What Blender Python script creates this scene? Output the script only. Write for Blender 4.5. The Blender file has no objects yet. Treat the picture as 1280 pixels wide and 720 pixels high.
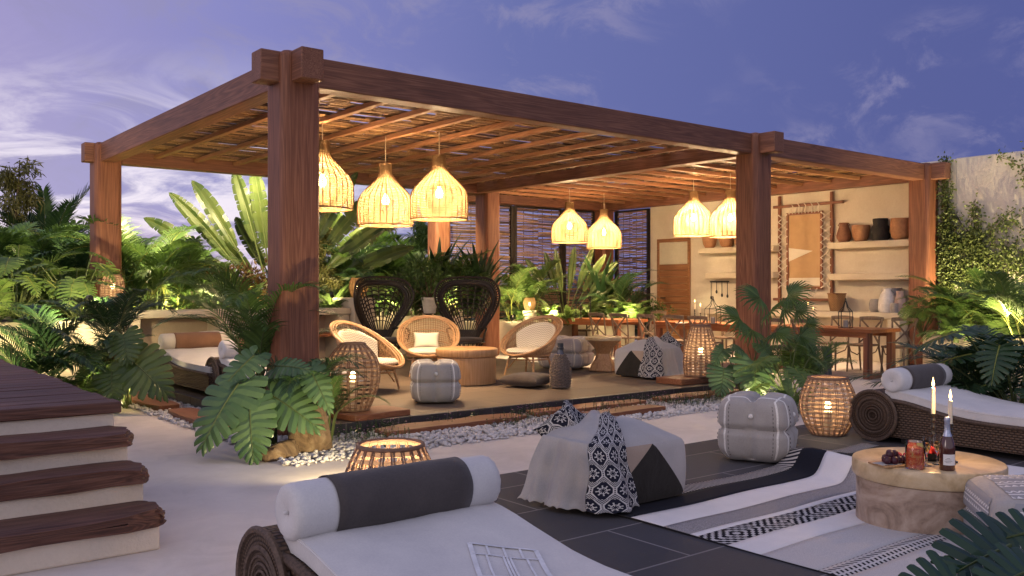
import bpy, math, random
from math import sin, cos, pi, radians as R
from mathutils import Vector, Matrix, noise
V = Vector
S = bpy.context.scene
COL = S.collection
rnd = random.Random(7)

# ------------------------------------------------------------------ camera, sky, sun, exposure
# world axes follow the pergola: X along its front beam, Y towards its back, camera over the origin
HEAD = R(38.5); CH, SH = cos(HEAD), sin(HEAD)
CAM_H = 1.5; FPX = 1120.0
cam_d = bpy.data.cameras.new('camera'); cam = bpy.data.objects.new('camera', cam_d); COL.objects.link(cam)
cam.location = (0, 0, CAM_H); cam.rotation_euler = (R(90), 0, -HEAD)
cam_d.sensor_width = 36; cam_d.lens = 36 * FPX / 1280; cam_d.clip_end = 2000; cam_d.clip_start = .05
S.camera = cam
S.render.engine = 'CYCLES'
S.cycles.use_denoising = True
S.cycles.max_bounces = 7; S.cycles.diffuse_bounces = 4; S.cycles.transmission_bounces = 6; S.cycles.transparent_max_bounces = 8
S.cycles.sample_clamp_indirect = 4
S.view_settings.view_transform = 'Standard'; S.view_settings.look = 'None'
S.view_settings.gamma = 1; S.view_settings.use_curve_mapping = False
S.view_settings.exposure = 0.2

class NT:
    """small helper to write node trees"""
    def __init__(s, tree): s.t = tree; s.n = tree.nodes; s.l = tree.links
    def node(s, typ, ins=None, **kw):
        n = s.n.new(typ)
        for k, v in kw.items(): setattr(n, k, v)
        for k, v in (ins or {}).items():
            if isinstance(v, bpy.types.NodeSocket): s.l.new(v, n.inputs[k])
            else: n.inputs[k].default_value = v
        return n
    def m(s, op, a, b=0.0, c=None, clamp=False):
        n = s.n.new('ShaderNodeMath'); n.operation = op; n.use_clamp = clamp
        for i, v in enumerate((a, b) if c is None else (a, b, c)):
            if isinstance(v, bpy.types.NodeSocket): s.l.new(v, n.inputs[i])
            else: n.inputs[i].default_value = v
        return n.outputs[0]
    def ramp(s, fac, stops, interp='LINEAR'):
        n = s.n.new('ShaderNodeValToRGB'); n.color_ramp.interpolation = interp
        e = n.color_ramp.elements
        while len(e) < len(stops): e.new(.5)
        for i, (p, c) in enumerate(stops):
            e[i].position = p; e[i].color = (*c, 1) if len(c) == 3 else c
        s.l.new(fac, n.inputs[0]); return n.outputs[0]
    def mix(s, fac, a, b, blend='MIX'):
        n = s.n.new('ShaderNodeMix'); n.data_type = 'RGBA'; n.blend_type = blend
        for i, v in ((0, fac), (6, a), (7, b)):
            if isinstance(v, bpy.types.NodeSocket): s.l.new(v, n.inputs[i])
            elif i == 0: n.inputs[0].default_value = v
            else: n.inputs[i].default_value = (*v, 1) if len(v) == 3 else v
        return n.outputs[2]
    def dot(s, vec, c):
        n = s.n.new('ShaderNodeVectorMath'); n.operation = 'DOT_PRODUCT'
        s.l.new(vec, n.inputs[0]); n.inputs[1].default_value = c; return n.outputs['Value']
    def smooth(s, x, a, b):
        n = s.n.new('ShaderNodeMapRange'); n.interpolation_type = 'SMOOTHSTEP'
        s.l.new(x, n.inputs['Value']); n.inputs['From Min'].default_value = a; n.inputs['From Max'].default_value = b
        return n.outputs['Result']

SUN_EL, SUN_AZ_DIR = R(14), V((-.97, .05, 0)).normalized()    # low light from the afterglow on the left
def make_world():
    w = bpy.data.worlds.new('World'); S.world = w; w.use_nodes = True
    t = NT(w.node_tree); w.node_tree.nodes.clear()
    d = t.node('ShaderNodeTexCoord').outputs['Generated']
    sep = t.node('ShaderNodeSeparateXYZ', {0: d}); z = sep.outputs[2]
    left = t.dot(d, (-CH, SH, 0)); fwd = t.dot(d, (SH, CH, 0))
    # dusk: blue away from the sunset, lavender towards it
    k = t.m('ADD', t.m('MULTIPLY', left, .72), .5)
    base = t.ramp(k, [(0, (.080, .100, .31)), (.22, (.098, .118, .33)), (.5, (.145, .17, .42)), (.70, (.25, .255, .56)), (.86, (.37, .33, .60)), (1, (.50, .42, .66))])
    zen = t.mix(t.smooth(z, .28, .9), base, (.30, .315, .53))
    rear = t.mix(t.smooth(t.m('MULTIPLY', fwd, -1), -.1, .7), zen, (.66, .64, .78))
    # clouds, projected on a flat layer
    zz = t.m('ADD', t.m('MAXIMUM', z, .0), .16)
    px = t.m('DIVIDE', sep.outputs[0], zz); py = t.m('DIVIDE', sep.outputs[1], zz)
    pv = t.node('ShaderNodeCombineXYZ', {0: px, 1: py, 2: 0.0}).outputs[0]
    z2 = t.m('ADD', t.m('MAXIMUM', z, .0), .55)
    pv2 = t.node('ShaderNodeCombineXYZ', {0: t.m('DIVIDE', sep.outputs[0], z2), 1: t.m('DIVIDE', sep.outputs[1], z2), 2: z}).outputs[0]
    n1 = t.node('ShaderNodeTexNoise', {'Vector': pv2, 'Scale': 8.5, 'Detail': 12, 'Roughness': .66, 'Distortion': .6}).outputs[0]
    n2 = t.node('ShaderNodeTexNoise', {'Vector': pv2, 'Scale': 3.0, 'Detail': 4, 'Roughness': .5}).outputs[0]
    puffy = t.m('MULTIPLY', t.smooth(n1, .45, .64), t.smooth(n2, .38, .56))
    col = t.mix(t.m('MULTIPLY', puffy, .55), rear, (.31, .29, .47))
    # brighter banded cloud low over the afterglow
    n3 = t.node('ShaderNodeTexNoise', {'Vector': pv, 'Scale': 2.1, 'Detail': 10, 'Roughness': .62, 'Distortion': .8}).outputs[0]
    low = t.m('MULTIPLY', t.smooth(t.m('MULTIPLY', z, -1), -.27, -.08), t.smooth(left, -.12, .34))
    bands = t.smooth(n3, .40, .60)
    col = t.mix(t.m('MULTIPLY', low, t.m('ADD', t.m('MULTIPLY', bands, .85), .12)), col, (.96, .88, .98))
    pink = t.m('MULTIPLY', t.smooth(t.m('MULTIPLY', z, -1), -.10, .0), t.smooth(left, .05, .5))
    col = t.mix(t.m('MULTIPLY', pink, .55), col, (.90, .58, .62))
    hz = t.m('MULTIPLY', t.smooth(t.m('MULTIPLY', z, -1), -.12, .02), t.m('SUBTRACT', 1, t.smooth(left, -.2, .3)))
    col = t.mix(t.m('MULTIPLY', hz, .25), col, (.30, .28, .50))
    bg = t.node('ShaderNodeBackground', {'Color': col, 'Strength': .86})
    sky = t.node('ShaderNodeTexSky', sky_type='NISHITA', sun_disc=False, sun_elevation=R(1.5), sun_rotation=math.atan2(SUN_AZ_DIR.x, SUN_AZ_DIR.y))
    bg2 = t.node('ShaderNodeBackground', {'Color': sky.outputs[0], 'Strength': .004})
    add = t.node('ShaderNodeAddShader', {0: bg.outputs[0], 1: bg2.outputs[0]})
    out = t.node('ShaderNodeOutputWorld', {0: add.outputs[0]})
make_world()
sl = bpy.data.lights.new('sun', 'SUN'); so = bpy.data.objects.new('sun', sl); COL.objects.link(so)
sl.energy = .32; sl.angle = R(16); sl.color = (1, .80, .74)
so.rotation_euler = (-(SUN_AZ_DIR * cos(SUN_EL) + V((0, 0, sin(SUN_EL))))).to_track_quat('-Z', 'Y').to_euler()

# ------------------------------------------------------------------ placing helpers
def cw(x, y, z=0.0):                       # camera-heading coordinates (right, ahead) -> world
    return V((CH * x + SH * y, -SH * x + CH * y, z))
def at(px, d, z=0.0): return cw((px - 640) / FPX * d, d, z)
def gp(px, py, z=0.0): return at(px, FPX * (CAM_H - z) / (py - 360), z)
def pd(px, py, d): return at(px, d, CAM_H - (py - 360) / FPX * d)
def face(x, y):                            # rotation so that local -Y looks along a heading-frame direction
    w = cw(x, y); return math.atan2(w.y, w.x) + pi / 2

def empty(name, label, cat, loc=(0, 0, 0), rz=0.0, group=None):
    o = bpy.data.objects.new(name, None); COL.objects.link(o)
    o.location = loc; o.rotation_euler = (0, 0, rz); o.empty_display_size = .1
    tag(o, label, cat, group); return o
def tag(o, label=None, cat=None, group=None, kind=None):
    if label: o['label'] = label
    if cat: o['category'] = cat
    if group: o['group'] = group
    if kind: o['kind'] = kind
    return o
def kids(o): return list(o.children)
def dup(o, loc, rz=None, label=None, scale=None, group=None):
    def rec(a, par):
        c = a.copy(); COL.objects.link(c); c.parent = par
        for ch in kids(a): rec(ch, c)
        return c
    r = rec(o, None); r.location = loc
    if rz is not None: r.rotation_euler = (0, 0, rz)
    if label: r['label'] = label
    if group: r['group'] = group
    if scale is not None: r.scale = scale if hasattr(scale, '__len__') else (scale,) * 3
    return r

class MB:
    def __init__(s): s.v = []; s.f = []; s.mi = []; s.uv = {}
    def add(s, vs, fs, mi=0, uvs=None):
        b = len(s.v); s.v.extend(tuple(p) for p in vs)
        for q in fs:
            if uvs: s.uv[len(s.f)] = [uvs[i] for i in q]
            s.f.append(tuple(i + b for i in q)); s.mi.append(mi)
    def box(s, x0, y0, z0, x1, y1, z1, mi=0, M=None):
        vs = [V(p) for p in ((x0,y0,z0),(x1,y0,z0),(x1,y1,z0),(x0,y1,z0),(x0,y0,z1),(x1,y0,z1),(x1,y1,z1),(x0,y1,z1))]
        if M: vs = [M @ p for p in vs]
        s.add(vs, [(3,2,1,0),(4,5,6,7),(0,1,5,4),(1,2,6,5),(2,3,7,6),(3,0,4,7)], mi); return s
    def bar(s, a, b, w, h, mi=0, up=(0, 0, 1)):
        a, b = V(a), V(b); d = (b - a).normalized(); up = V(up)
        if abs(d.dot(up)) > .98: up = V((1, 0, 0))
        x = d.cross(up).normalized() * w / 2; y = x.cross(d).normalized() * h / 2
        vs = [a-x-y, a+x-y, a+x+y, a-x+y, b-x-y, b+x-y, b+x+y, b-x+y]
        s.add(vs, [(0,1,2,3),(7,6,5,4),(0,4,5,1),(1,5,6,2),(2,6,7,3),(3,7,4,0)], mi); return s
    def lathe(s, prof, n=24, c=(0, 0, 0), mi=0, cap0=True, cap1=True, wob=None):
        vs = []; cx, cy, cz = c
        for r, z in prof:
            for k in range(n):
                a = 2 * pi * k / n; rr = r * (wob(a, z) if wob else 1)
                vs.append((cx + rr * cos(a), cy + rr * sin(a), cz + z))
        fs = []
        for j in range(len(prof) - 1):
            for k in range(n):
                a, b = j * n + k, j * n + (k + 1) % n
                fs.append((a, b, b + n, a + n))
        if cap0: fs.append(tuple(range(n))[::-1])
        if cap1: fs.append(tuple((len(prof) - 1) * n + k for k in range(n)))
        s.add(vs, fs, mi); return s
    def tube(s, pts, r, n=6, closed=False, mi=0, cap=True):
        pts = [V(p) for p in pts]; m = len(pts); vs = []; fs = []
        rs = r if hasattr(r, '__len__') else [r] * m
        nrm = None
        for i, p in enumerate(pts):
            if closed: t = pts[(i + 1) % m] - pts[i - 1]
            else: t = pts[min(i + 1, m - 1)] - pts[max(i - 1, 0)]
            if t.length < 1e-9: t = V((0, 0, 1))
            t.normalize()
            if nrm is None:
                nrm = t.orthogonal().normalized()
            else:
                nrm = nrm - t * nrm.dot(t)
                nrm = nrm.normalized() if nrm.length > 1e-6 else t.orthogonal().normalized()
            b = t.cross(nrm)
            for k in range(n):
                a = 2 * pi * k / n
                vs.append(p + (nrm * cos(a) + b * sin(a)) * rs[i])
        for i in range(m if closed else m - 1):
            for k in range(n):
                k2 = (k + 1) % n; j = (i + 1) % m
                fs.append((i * n + k, i * n + k2, j * n + k2, j * n + k))
        if cap and not closed: fs += [tuple(range(n))[::-1], tuple((m - 1) * n + k for k in range(n))]
        s.add(vs, fs, mi); return s
    def ring(s, r, z, tr, n=32, m=5, c=(0, 0), mi=0):
        return s.tube([(c[0] + r * cos(2*pi*k/n), c[1] + r * sin(2*pi*k/n), z) for k in range(n)], tr, m, True, mi)
    def grid(s, fn, nu, nv, mi=0, uvfn=None, closed_u=False):
        vs = []; uvs = []
        for j in range(nv + 1):
            for i in range(nu + 1):
                vs.append(fn(i / nu, j / nv)); uvs.append(uvfn(i / nu, j / nv) if uvfn else (i / nu, j / nv))
        fs = [(j*(nu+1)+i, j*(nu+1)+i+1, (j+1)*(nu+1)+i+1, (j+1)*(nu+1)+i) for j in range(nv) for i in range(nu)]
        b = len(s.f); s.add(vs, fs, 0, uvs)
        for q in range(len(fs)):
            if callable(mi): s.mi[b + q] = mi((q % nu + .5) / nu, (q // nu + .5) / nv)
            else: s.mi[b + q] = mi
        return s
    def cube(s, fn, n, mi=None):
        """a cube surface of n x n quads a side; fn maps points of [-1,1]^3"""
        idx = {}; vs = []; fs = []; ms = []
        def vid(p):
            k = tuple(round(c * n) for c in p)
            if k not in idx: idx[k] = len(vs); vs.append(fn(V(p)))
            return idx[k]
        for ax in range(3):
            for sg in (-1, 1):
                for i in range(n):
                    for j in range(n):
                        q = []; cc = V((0, 0, 0))
                        for a, b in ((0,0),(1,0),(1,1),(0,1)):
                            p = [0, 0, 0]; p[ax] = sg; p[(ax+1)%3] = -1 + 2*(i+a)/n; p[(ax+2)%3] = -1 + 2*(j+b)/n
                            q.append(vid(p)); cc += V(p) / 4
                        fs.append(tuple(q if sg > 0 else q[::-1])); ms.append(mi(cc, ax) if mi else 0)
        b = len(s.f); s.add(vs, fs)
        for i, m in enumerate(ms): s.mi[b + i] = m
        return s
    def mesh(s, name, mats, smooth=40):
        me = bpy.data.meshes.new(name); me.from_pydata(s.v, [], s.f)
        for m in (mats if isinstance(mats, (list, tuple)) else [mats]): me.materials.append(m)
        if any(s.mi): me.polygons.foreach_set('material_index', s.mi)
        if s.uv:
            ul = me.uv_layers.new(name='UVMap')
            for fi, uvs in s.uv.items():
                ls = me.polygons[fi].loop_start
                for k, q in enumerate(uvs): ul.data[ls + k].uv = q
        if smooth:
            me.polygons.foreach_set('use_smooth', [True] * len(s.f))
            if smooth < 180: me.set_sharp_from_angle(angle=R(smooth))
        me.update(); return me
    def build(s, name, mats, parent=None, smooth=40, bevel=0, seg=2, loc=None, label=None):
        o = bpy.data.objects.new(name, s.mesh(name, mats, smooth)); COL.objects.link(o)
        if parent: o.parent = parent
        if loc is not None: o.location = loc
        if label: o['label'] = label
        if bevel:
            b = o.modifiers.new('bevel', 'BEVEL'); b.width = bevel; b.segments = seg; b.limit_method = 'ANGLE'; b.angle_limit = R(50)
        return o
def lamp(name, loc, power, col=(1, .62, .28), size=.05, parent=None, typ='POINT', rot=None, spot=None):
    l = bpy.data.lights.new(name, typ); l.energy = power; l.color = col; l.shadow_soft_size = size
    o = bpy.data.objects.new(name, l); COL.objects.link(o); o.location = loc
    if spot: l.spot_size = R(spot); l.spot_blend = .6
    if rot: o.rotation_euler = V(rot).to_track_quat('-Z', 'Y').to_euler()
    if parent: o.parent = parent
    return o

# ------------------------------------------------------------------ materials
MATS = {}
def mat(name):
    m = bpy.data.materials.new(name); m.use_nodes = True; m.node_tree.nodes.clear()
    return m, NT(m.node_tree)
def finish(t, color, rough=.6, bump=None, bstr=.3, bdist=.01, spec=.4, trans=0.0, extra=None, sheen=0.0, metal=0.0):
    p = t.node('ShaderNodeBsdfPrincipled', {'Roughness': rough, 'Specular IOR Level': spec, 'Metallic': metal})
    if isinstance(color, bpy.types.NodeSocket): t.l.new(color, p.inputs['Base Color'])
    else: p.inputs['Base Color'].default_value = (*color, 1)
    if sheen: p.inputs['Sheen Weight'].default_value = sheen
    for k, v in (extra or {}).items(): p.inputs[k].default_value = v
    if bump is not None:
        b = t.node('ShaderNodeBump', {'Height': bump, 'Strength': bstr, 'Distance': bdist}); t.l.new(b.outputs[0], p.inputs['Normal'])
    sh = p.outputs[0]
    if trans:
        tr = t.node('ShaderNodeBsdfTranslucent')
        if isinstance(color, bpy.types.NodeSocket): t.l.new(color, tr.inputs[0])
        else: tr.inputs[0].default_value = (*color, 1)
        sh = t.node('ShaderNodeMixShader', {0: trans, 1: sh, 2: tr.outputs[0]}).outputs[0]
    t.node('ShaderNodeOutputMaterial', {0: sh})
def objc(t, scale=(1, 1, 1), kind='Object'):
    c = t.node('ShaderNodeTexCoord').outputs[kind]
    return t.node('ShaderNodeMapping', {'Vector': c, 'Scale': scale}).outputs[0]
def noise_(t, vec, scale, detail=4, rough=.55, dist=0.0):
    return t.node('ShaderNodeTexNoise', {'Vector': vec, 'Scale': scale, 'Detail': detail, 'Roughness': rough, 'Distortion': dist}).outputs[0]
def wood(name, dark, mid, light, axis=0, rough=.55, scale=1.0, bstr=.25):
    m, t = mat(name)
    sc = [1.0 * scale] * 3; sc[axis] = .045 * scale
    v = objc(t, sc)
    warp = noise_(t, v, 3.5, 3)
    ringv = t.node('ShaderNodeVectorMath', {0: v, 1: (0, 0, 0)}); ringv.operation = 'ADD'
    t.l.new(t.node('ShaderNodeCombineXYZ', {0: warp, 1: warp, 2: warp}).outputs[0], ringv.inputs[1])
    w = t.node('ShaderNodeTexWave', {'Vector': ringv.outputs[0], 'Scale': 7.0, 'Distortion': 1.6, 'Detail': 2.0, 'Detail Scale': 1.0}, wave_type='RINGS', rings_direction='XYZ'[axis]).outputs[1]
    sc2 = [34.0 * scale] * 3; sc2[axis] = .9 * scale
    fine = noise_(t, objc(t, sc2), 2.0, 5, .65)
    big = noise_(t, v, 1.1, 2)
    fac = t.m('ADD', t.m('ADD', t.m('MULTIPLY', w, .17), t.m('MULTIPLY', fine, .66)), t.m('MULTIPLY', big, .30))
    knot = t.node('ShaderNodeTexVoronoi', {'Vector': v, 'Scale': 2.3}).outputs[0]
    fac = t.m('SUBTRACT', fac, t.m('MULTIPLY', t.m('SUBTRACT', 1, t.smooth(knot, .04, .13)), .22))
    stain = noise_(t, objc(t), .7, 4, .6)
    col = t.ramp(fac, [(.28, dark), (.56, mid), (.86, light)])
    col = t.mix(t.m('MULTIPLY', t.smooth(stain, .48, .70), .35), col, dark)
    finish(t, col, rough, fac, bstr, .006); return m
def fabric(name, col, col2=None, scale=260, bstr=.25, rough=.9):
    m, t = mat(name); v = objc(t)
    a = t.node('ShaderNodeTexWave', {'Vector': v, 'Scale': scale / 6.28, 'Distortion': .8, 'Detail': 1}, bands_direction='X').outputs[1]
    b = t.node('ShaderNodeTexWave', {'Vector': v, 'Scale': scale / 6.28, 'Distortion': .8, 'Detail': 1}, bands_direction='Y').outputs[1]
    h = t.m('MULTIPLY', a, b); n = noise_(t, v, 5, 4, .6); fine = noise_(t, v, 120, 2)
    k = t.m('ADD', t.m('MULTIPLY', n, .6), t.m('MULTIPLY', fine, .4))
    c2 = col2 or tuple(c * .82 for c in col)
    fold = noise_(t, v, 4.5, 3, .55, .8)
    hh = t.m('ADD', t.m('MULTIPLY', h, .1), t.m('MULTIPLY', fold, 4.0))
    finish(t, t.ramp(k, [(.35, c2), (.65, col)]), rough, hh, bstr, .006, .15, sheen=.15); return m
def plaster(name, col, col2, rough=.9, bstr=.5, sc=6.0):
    m, t = mat(name); v = objc(t)
    n = noise_(t, v, 1.1, 5, .6, .4); g = noise_(t, v, sc * 4, 5, .65); gg = noise_(t, v, 90, 3)
    k = t.m('ADD', t.m('MULTIPLY', n, .7), t.m('MULTIPLY', g, .3))
    finish(t, t.ramp(k, [(.36, col2), (.62, col)]), rough, t.m('ADD', g, t.m('MULTIPLY', gg, .4)), bstr, .006, .2); return m
def plain(name, col, rough=.5, metal=0.0, spec=.4, var=.15, nscale=14, bstr=.1, extra=None):
    m, t = mat(name); n = noise_(t, objc(t), nscale, 4, .6)
    finish(t, t.ramp(n, [(.3, tuple(c * (1 - var) for c in col)), (.7, tuple(min(1, c * (1 + var)) for c in col))]), rough, n, bstr, .004, spec, metal=metal, extra=extra); return m
def emit(name, col, s):
    m, t = mat(name); e = t.node('ShaderNodeEmission', {0: (*col, 1), 1: s}); t.node('ShaderNodeOutputMaterial', {0: e.outputs[0]}); return m
def leafmat(name, a, b, trans=.3, rough=.42):
    m, t = mat(name)
    ri = t.node('ShaderNodeNewGeometry').outputs['Random Per Island']
    n = noise_(t, objc(t), 3.0, 3)
    k = t.m('ADD', t.m('MULTIPLY', ri, .6), t.m('MULTIPLY', n, .4))
    finish(t, t.ramp(k, [(.2, a), (.8, b)]), rough, None, spec=.45, trans=trans); return m
def wicker(name, a, b, sx, sz, bstr=.9, trans=0.0):
    m, t = mat(name); c = t.node('ShaderNodeTexCoord').outputs['UV']
    v = t.node('ShaderNodeMapping', {'Vector': c, 'Scale': (sx, sz, 1)}).outputs[0]
    s3 = t.node('ShaderNodeSeparateXYZ', {0: v})
    x, y = s3.outputs[0], s3.outputs[1]
    # over-under weave: rows shifted by half a strand
    row = t.m('FLOOR', y); sh = t.m('MULTIPLY', t.m('MODULO', t.m('ABSOLUTE', row), 2.0), .5)
    fx = t.m('ABSOLUTE', t.m('SUBTRACT', t.m('FRACT', t.m('ADD', x, sh)), .5))
    fy = t.m('ABSOLUTE', t.m('SUBTRACT', t.m('FRACT', y), .5))
    h = t.m('MULTIPLY', t.m('SUBTRACT', 1, t.m('POWER', t.m('MULTIPLY', fx, 2), 2.2)), t.m('SUBTRACT', 1, t.m('POWER', t.m('MULTIPLY', fy, 2), 2.2)))
    n = noise_(t, v, .9, 3); k = t.m('MULTIPLY', t.m('ADD', h, .15), t.m('ADD', n, .4))
    finish(t, t.ramp(k, [(.1, a), (.85, b)]), .55, h, bstr, .01, .35, trans=trans); return m

W_POST = wood('redwood upright', (.085, .030, .017), (.215, .080, .041), (.36, .155, .084), 2)
W_BEAM_X = wood('redwood lengthwise', (.075, .029, .019), (.19, .077, .044), (.33, .15, .09), 0)
W_BEAM_Y = wood('redwood crosswise', (.08, .031, .019), (.20, .081, .046), (.34, .155, .092), 1)
W_RAFT_X = wood('rafter lengthwise', (.16, .065, .028), (.30, .135, .062), (.42, .21, .11), 0)
W_RAFT_Y = wood('rafter crosswise', (.16, .065, .028), (.30, .135, .062), (.42, .21, .11), 1)
W_TREAD = wood('weathered sleeper', (.026, .012, .009), (.105, .044, .029), (.23, .11, .072), 0, .6, 1.2, .8)
W_PLANK_Y = wood('wet plank crosswise', (.09, .03, .015), (.20, .075, .035), (.30, .13, .065), 1, .45)
W_PLANK_X = wood('wet plank lengthwise', (.09, .03, .015), (.20, .075, .035), (.30, .13, .065), 0, .45)
W_TABLE = wood('dining timber', (.14, .042, .016), (.28, .095, .036), (.42, .17, .07), 1, .38)
W_PALE = wood('pale burl', (.24, .14, .075), (.42, .27, .155), (.58, .41, .26), 2, .35, .8, .08)
W_DOOR = wood('door timber', (.16, .07, .03), (.30, .14, .06), (.42, .21, .10), 1, .5)
W_CHAIR = wood('dark chair timber', (.07, .046, .034), (.145, .098, .072), (.23, .16, .118), 2, .5)
W_SHELF = plain('orange shelf timber', (.34, .12, .04), .5)
STRAW = [plain('cane %d' % i, c, .7, var=.3, nscale=30) for i, c in enumerate(((.34, .20, .09), (.20, .105, .045), (.085, .045, .022)))]
BLIND = [plain('blind cane %d' % i, c, .75, var=.3, nscale=30) for i, c in enumerate(((.34, .21, .12), (.22, .13, .08), (.11, .065, .045)))]
RATTAN = plain('honey rattan', (.40, .235, .12), .42, var=.25, nscale=25)
RATTAN_WEB = plain('honey rattan weave', (.36, .21, .11), .55, var=.3, nscale=40)
def shade(name, col, tr):
    m, t = mat(name); n = noise_(t, objc(t, (1, 1, 6)), 40, 3)
    finish(t, t.ramp(n, [(.3, tuple(c * .8 for c in col)), (.7, col)]), .6, None, spec=.2, trans=tr); return m
SHADE = shade('lampshade cane', (.29, .20, .098), .27)
SHADE_RIB = shade('lampshade rib', (.26, .15, .065), .15)
LANTERN = shade('lantern cane', (.40, .27, .18), .16)
LANTERN_RIB = shade('lantern rib', (.24, .145, .10), .08)
BULB = emit('warm bulb', (1, .70, .34), 22)
FLAME = emit('candle flame', (1, .62, .22), 9)
WAX = plain('ivory wax', (.80, .70, .52), .5, var=.05, extra={'Subsurface Weight': .3, 'Subsurface Radius': (.02, .01, .005)})
BLACK = plain('black metal', (.015, .014, .014), .45, spec=.5)
BLACK_CANE = plain('black cane', (.018, .013, .011), .5)
WHITE_LINEN = fabric('white linen', (.66, .64, .62), (.56, .545, .54))
CREAM_LINEN = fabric('cream linen', (.74, .68, .56), (.66, .60, .48))
TAUPE = fabric('taupe linen', (.088, .076, .073), (.062, .054, .053), bstr=.3)
GREY_LINEN = fabric('grey linen', (.41, .385, .36), (.32, .30, .285))
DARK_CUSHION = fabric('dark cushion cloth', (.085, .065, .055), (.05, .04, .035))
OAT_LINEN = fabric('oat linen', (.50, .46, .43), (.42, .385, .36))
TRIM = plain('white trim braid', (.72, .70, .66), .9, var=.25, nscale=160, bstr=.8)
WALL = plaster('lime plaster', (.74, .67, .54), (.62, .54, .42), bstr=.6)
WALL_OUT = plaster('pale render', (.62, .57, .51), (.50, .455, .40), bstr=.9)
CREAM_PLASTER = plaster('cream plaster', (.66, .58, .44), (.58, .50, .37), bstr=.3)
RISER = plaster('rough riser plaster', (.76, .66, .54), (.66, .57, .46), bstr=1.0, sc=9)
WICKER = wicker('dark wicker', (.022, .013, .009), (.125, .078, .050), 1, 1)
WICKER_TAN = wicker('tan wicker', (.10, .05, .02), (.34, .19, .09), 1, 1)
TERRA = plain('terracotta', (.36, .18, .09), .8, var=.2)
TERRA_DARK = plain('dark terracotta', (.20, .09, .05), .7, var=.25)
CLAY_BLACK = plain('black clay', (.015, .014, .015), .75, var=.4, nscale=30, bstr=1.0)
CERAMIC = plain('grey ceramic', (.30, .28, .27), .5)
CERAMIC_W = plain('white ceramic', (.66, .63, .60), .45)
CERAMIC_P = plain('blush ceramic', (.42, .31, .27), .5)
LEAF = {
 'mid': leafmat('leaf green', (.045, .095, .022), (.105, .185, .042)),
 'dark': leafmat('leaf dark', (.016, .044, .017), (.042, .090, .028), .18, .4),
 'lime': leafmat('leaf lime', (.085, .155, .035), (.165, .245, .065)),
 'olive': leafmat('leaf olive', (.085, .088, .025), (.165, .155, .05)),
 'blue': leafmat('leaf glossy', (.058, .120, .045), (.120, .200, .078), .24, .3),
 'banana': leafmat('leaf banana', (.030, .058, .014), (.070, .098, .024), .12, .36),
 'red': leafmat('leaf russet', (.06, .035, .012), (.13, .07, .025)),
}
STEM = plain('plant stem', (.075, .10, .03), .6)
STEM_LIME = plain('yellow cane stem', (.20, .22, .045), .6)
BARK = plain('bark', (.085, .06, .04), .9, var=.4, bstr=1.0)
SOIL = plain('garden soil', (.035, .026, .02), 1.0, var=.4, bstr=1.0)
# ------------------------------------------------------------------ ground, path, patio, platform
def sheet(name, x0, y0, x1, y1, z, m, kind='structure'):
    b = MB(); b.add([(x0,y0,z),(x1,y0,z),(x1,y1,z),(x0,y1,z)], [(0,1,2,3)])
    return tag(b.build(name, m, smooth=0), kind=kind)
def ground_mat():
    m, t = mat('garden earth'); v = objc(t)
    n = noise_(t, v, .6, 6); finish(t, t.ramp(n, [(.3, (.022, .026, .012)), (.7, (.05, .055, .024))]), 1, n, .5, .05); return m
sheet('ground', -250, -60, 300, 400, -.02, ground_mat())
def path_mat():
    m, t = mat('sandy microcement'); v = objc(t)
    n = noise_(t, v, .55, 5, .6, .6); g = noise_(t, v, 3.2, 6, .65, 1.2); f = noise_(t, v, 60, 3)
    k = t.m('ADD', t.m('ADD', t.m('MULTIPLY', n, .5), t.m('MULTIPLY', g, .4)), t.m('MULTIPLY', f, .1))
    finish(t, t.ramp(k, [(.34, (.54, .475, .425)), (.5, (.66, .59, .535)), (.66, (.74, .67, .61))]), t.m('ADD', .5, t.m('MULTIPLY', g, .3)), k, .25, .01, .3); return m
PATH = path_mat()
sheet('path', -12, 2.0, 19, 18.5, 0.0, PATH)
def tile_mat(name, c1, c2, mortar, w, h, off, rough=.5):
    m, t = mat(name); v = objc(t)
    br = t.node('ShaderNodeTexBrick', {'Vector': v, 'Color1': (*c1, 1), 'Color2': (*c2, 1), 'Mortar': (*mortar, 1), 'Scale': 1.0, 'Mortar Size': .0075, 'Mortar Smooth': .1, 'Bias': 0.0, 'Brick Width': w, 'Row Height': h}, offset=off)
    n = noise_(t, v, 2.2, 8, .7, .4); f = noise_(t, v, 34, 6, .75)
    speck = t.smooth(noise_(t, v, 46, 3, .7), .66, .74)
    k = t.m('ADD', t.m('MULTIPLY', n, .55), t.m('MULTIPLY', f, .45))
    c = t.mix(t.ramp(k, [(.3, (0, 0, 0)), (.7, (1, 1, 1))]), br.outputs[0], (1.65, 1.65, 1.7), 'MULTIPLY')
    c = t.mix(t.m('MULTIPLY', speck, .22), c, (.24, .23, .24))
    hgt = t.m('SUBTRACT', k, t.m('MULTIPLY', br.outputs[1], 1.2))
    finish(t, c, t.m('ADD', rough - .12, t.m('MULTIPLY', k, .3)), hgt, .35, .008, .45); return m
SLATE = tile_mat('slate paving', (.030, .029, .033), (.043, .042, .047), (.15, .14, .14), 1.3, .66, .5, .74)
b = MB(); b.add([(3.0,-4,.004),(16,-4,.004),(16,5.69,.004),(3.0,5.69,.004)], [(0,1,2,3)])
tag(b.build('patio', SLATE, smooth=0), kind='structure')
DECK = tile_mat('platform stone', (.080, .058, .040), (.108, .079, .055), (.045, .034, .027), 1.2, .6, .5, .55)
PX0, PX1, PY0, PY1 = 3.86, 10.75, 8.17, 15.98
b = MB().box(PX0 + .01, PY0 + .01, .0, PX1 - .01, PY1, .12)
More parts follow.
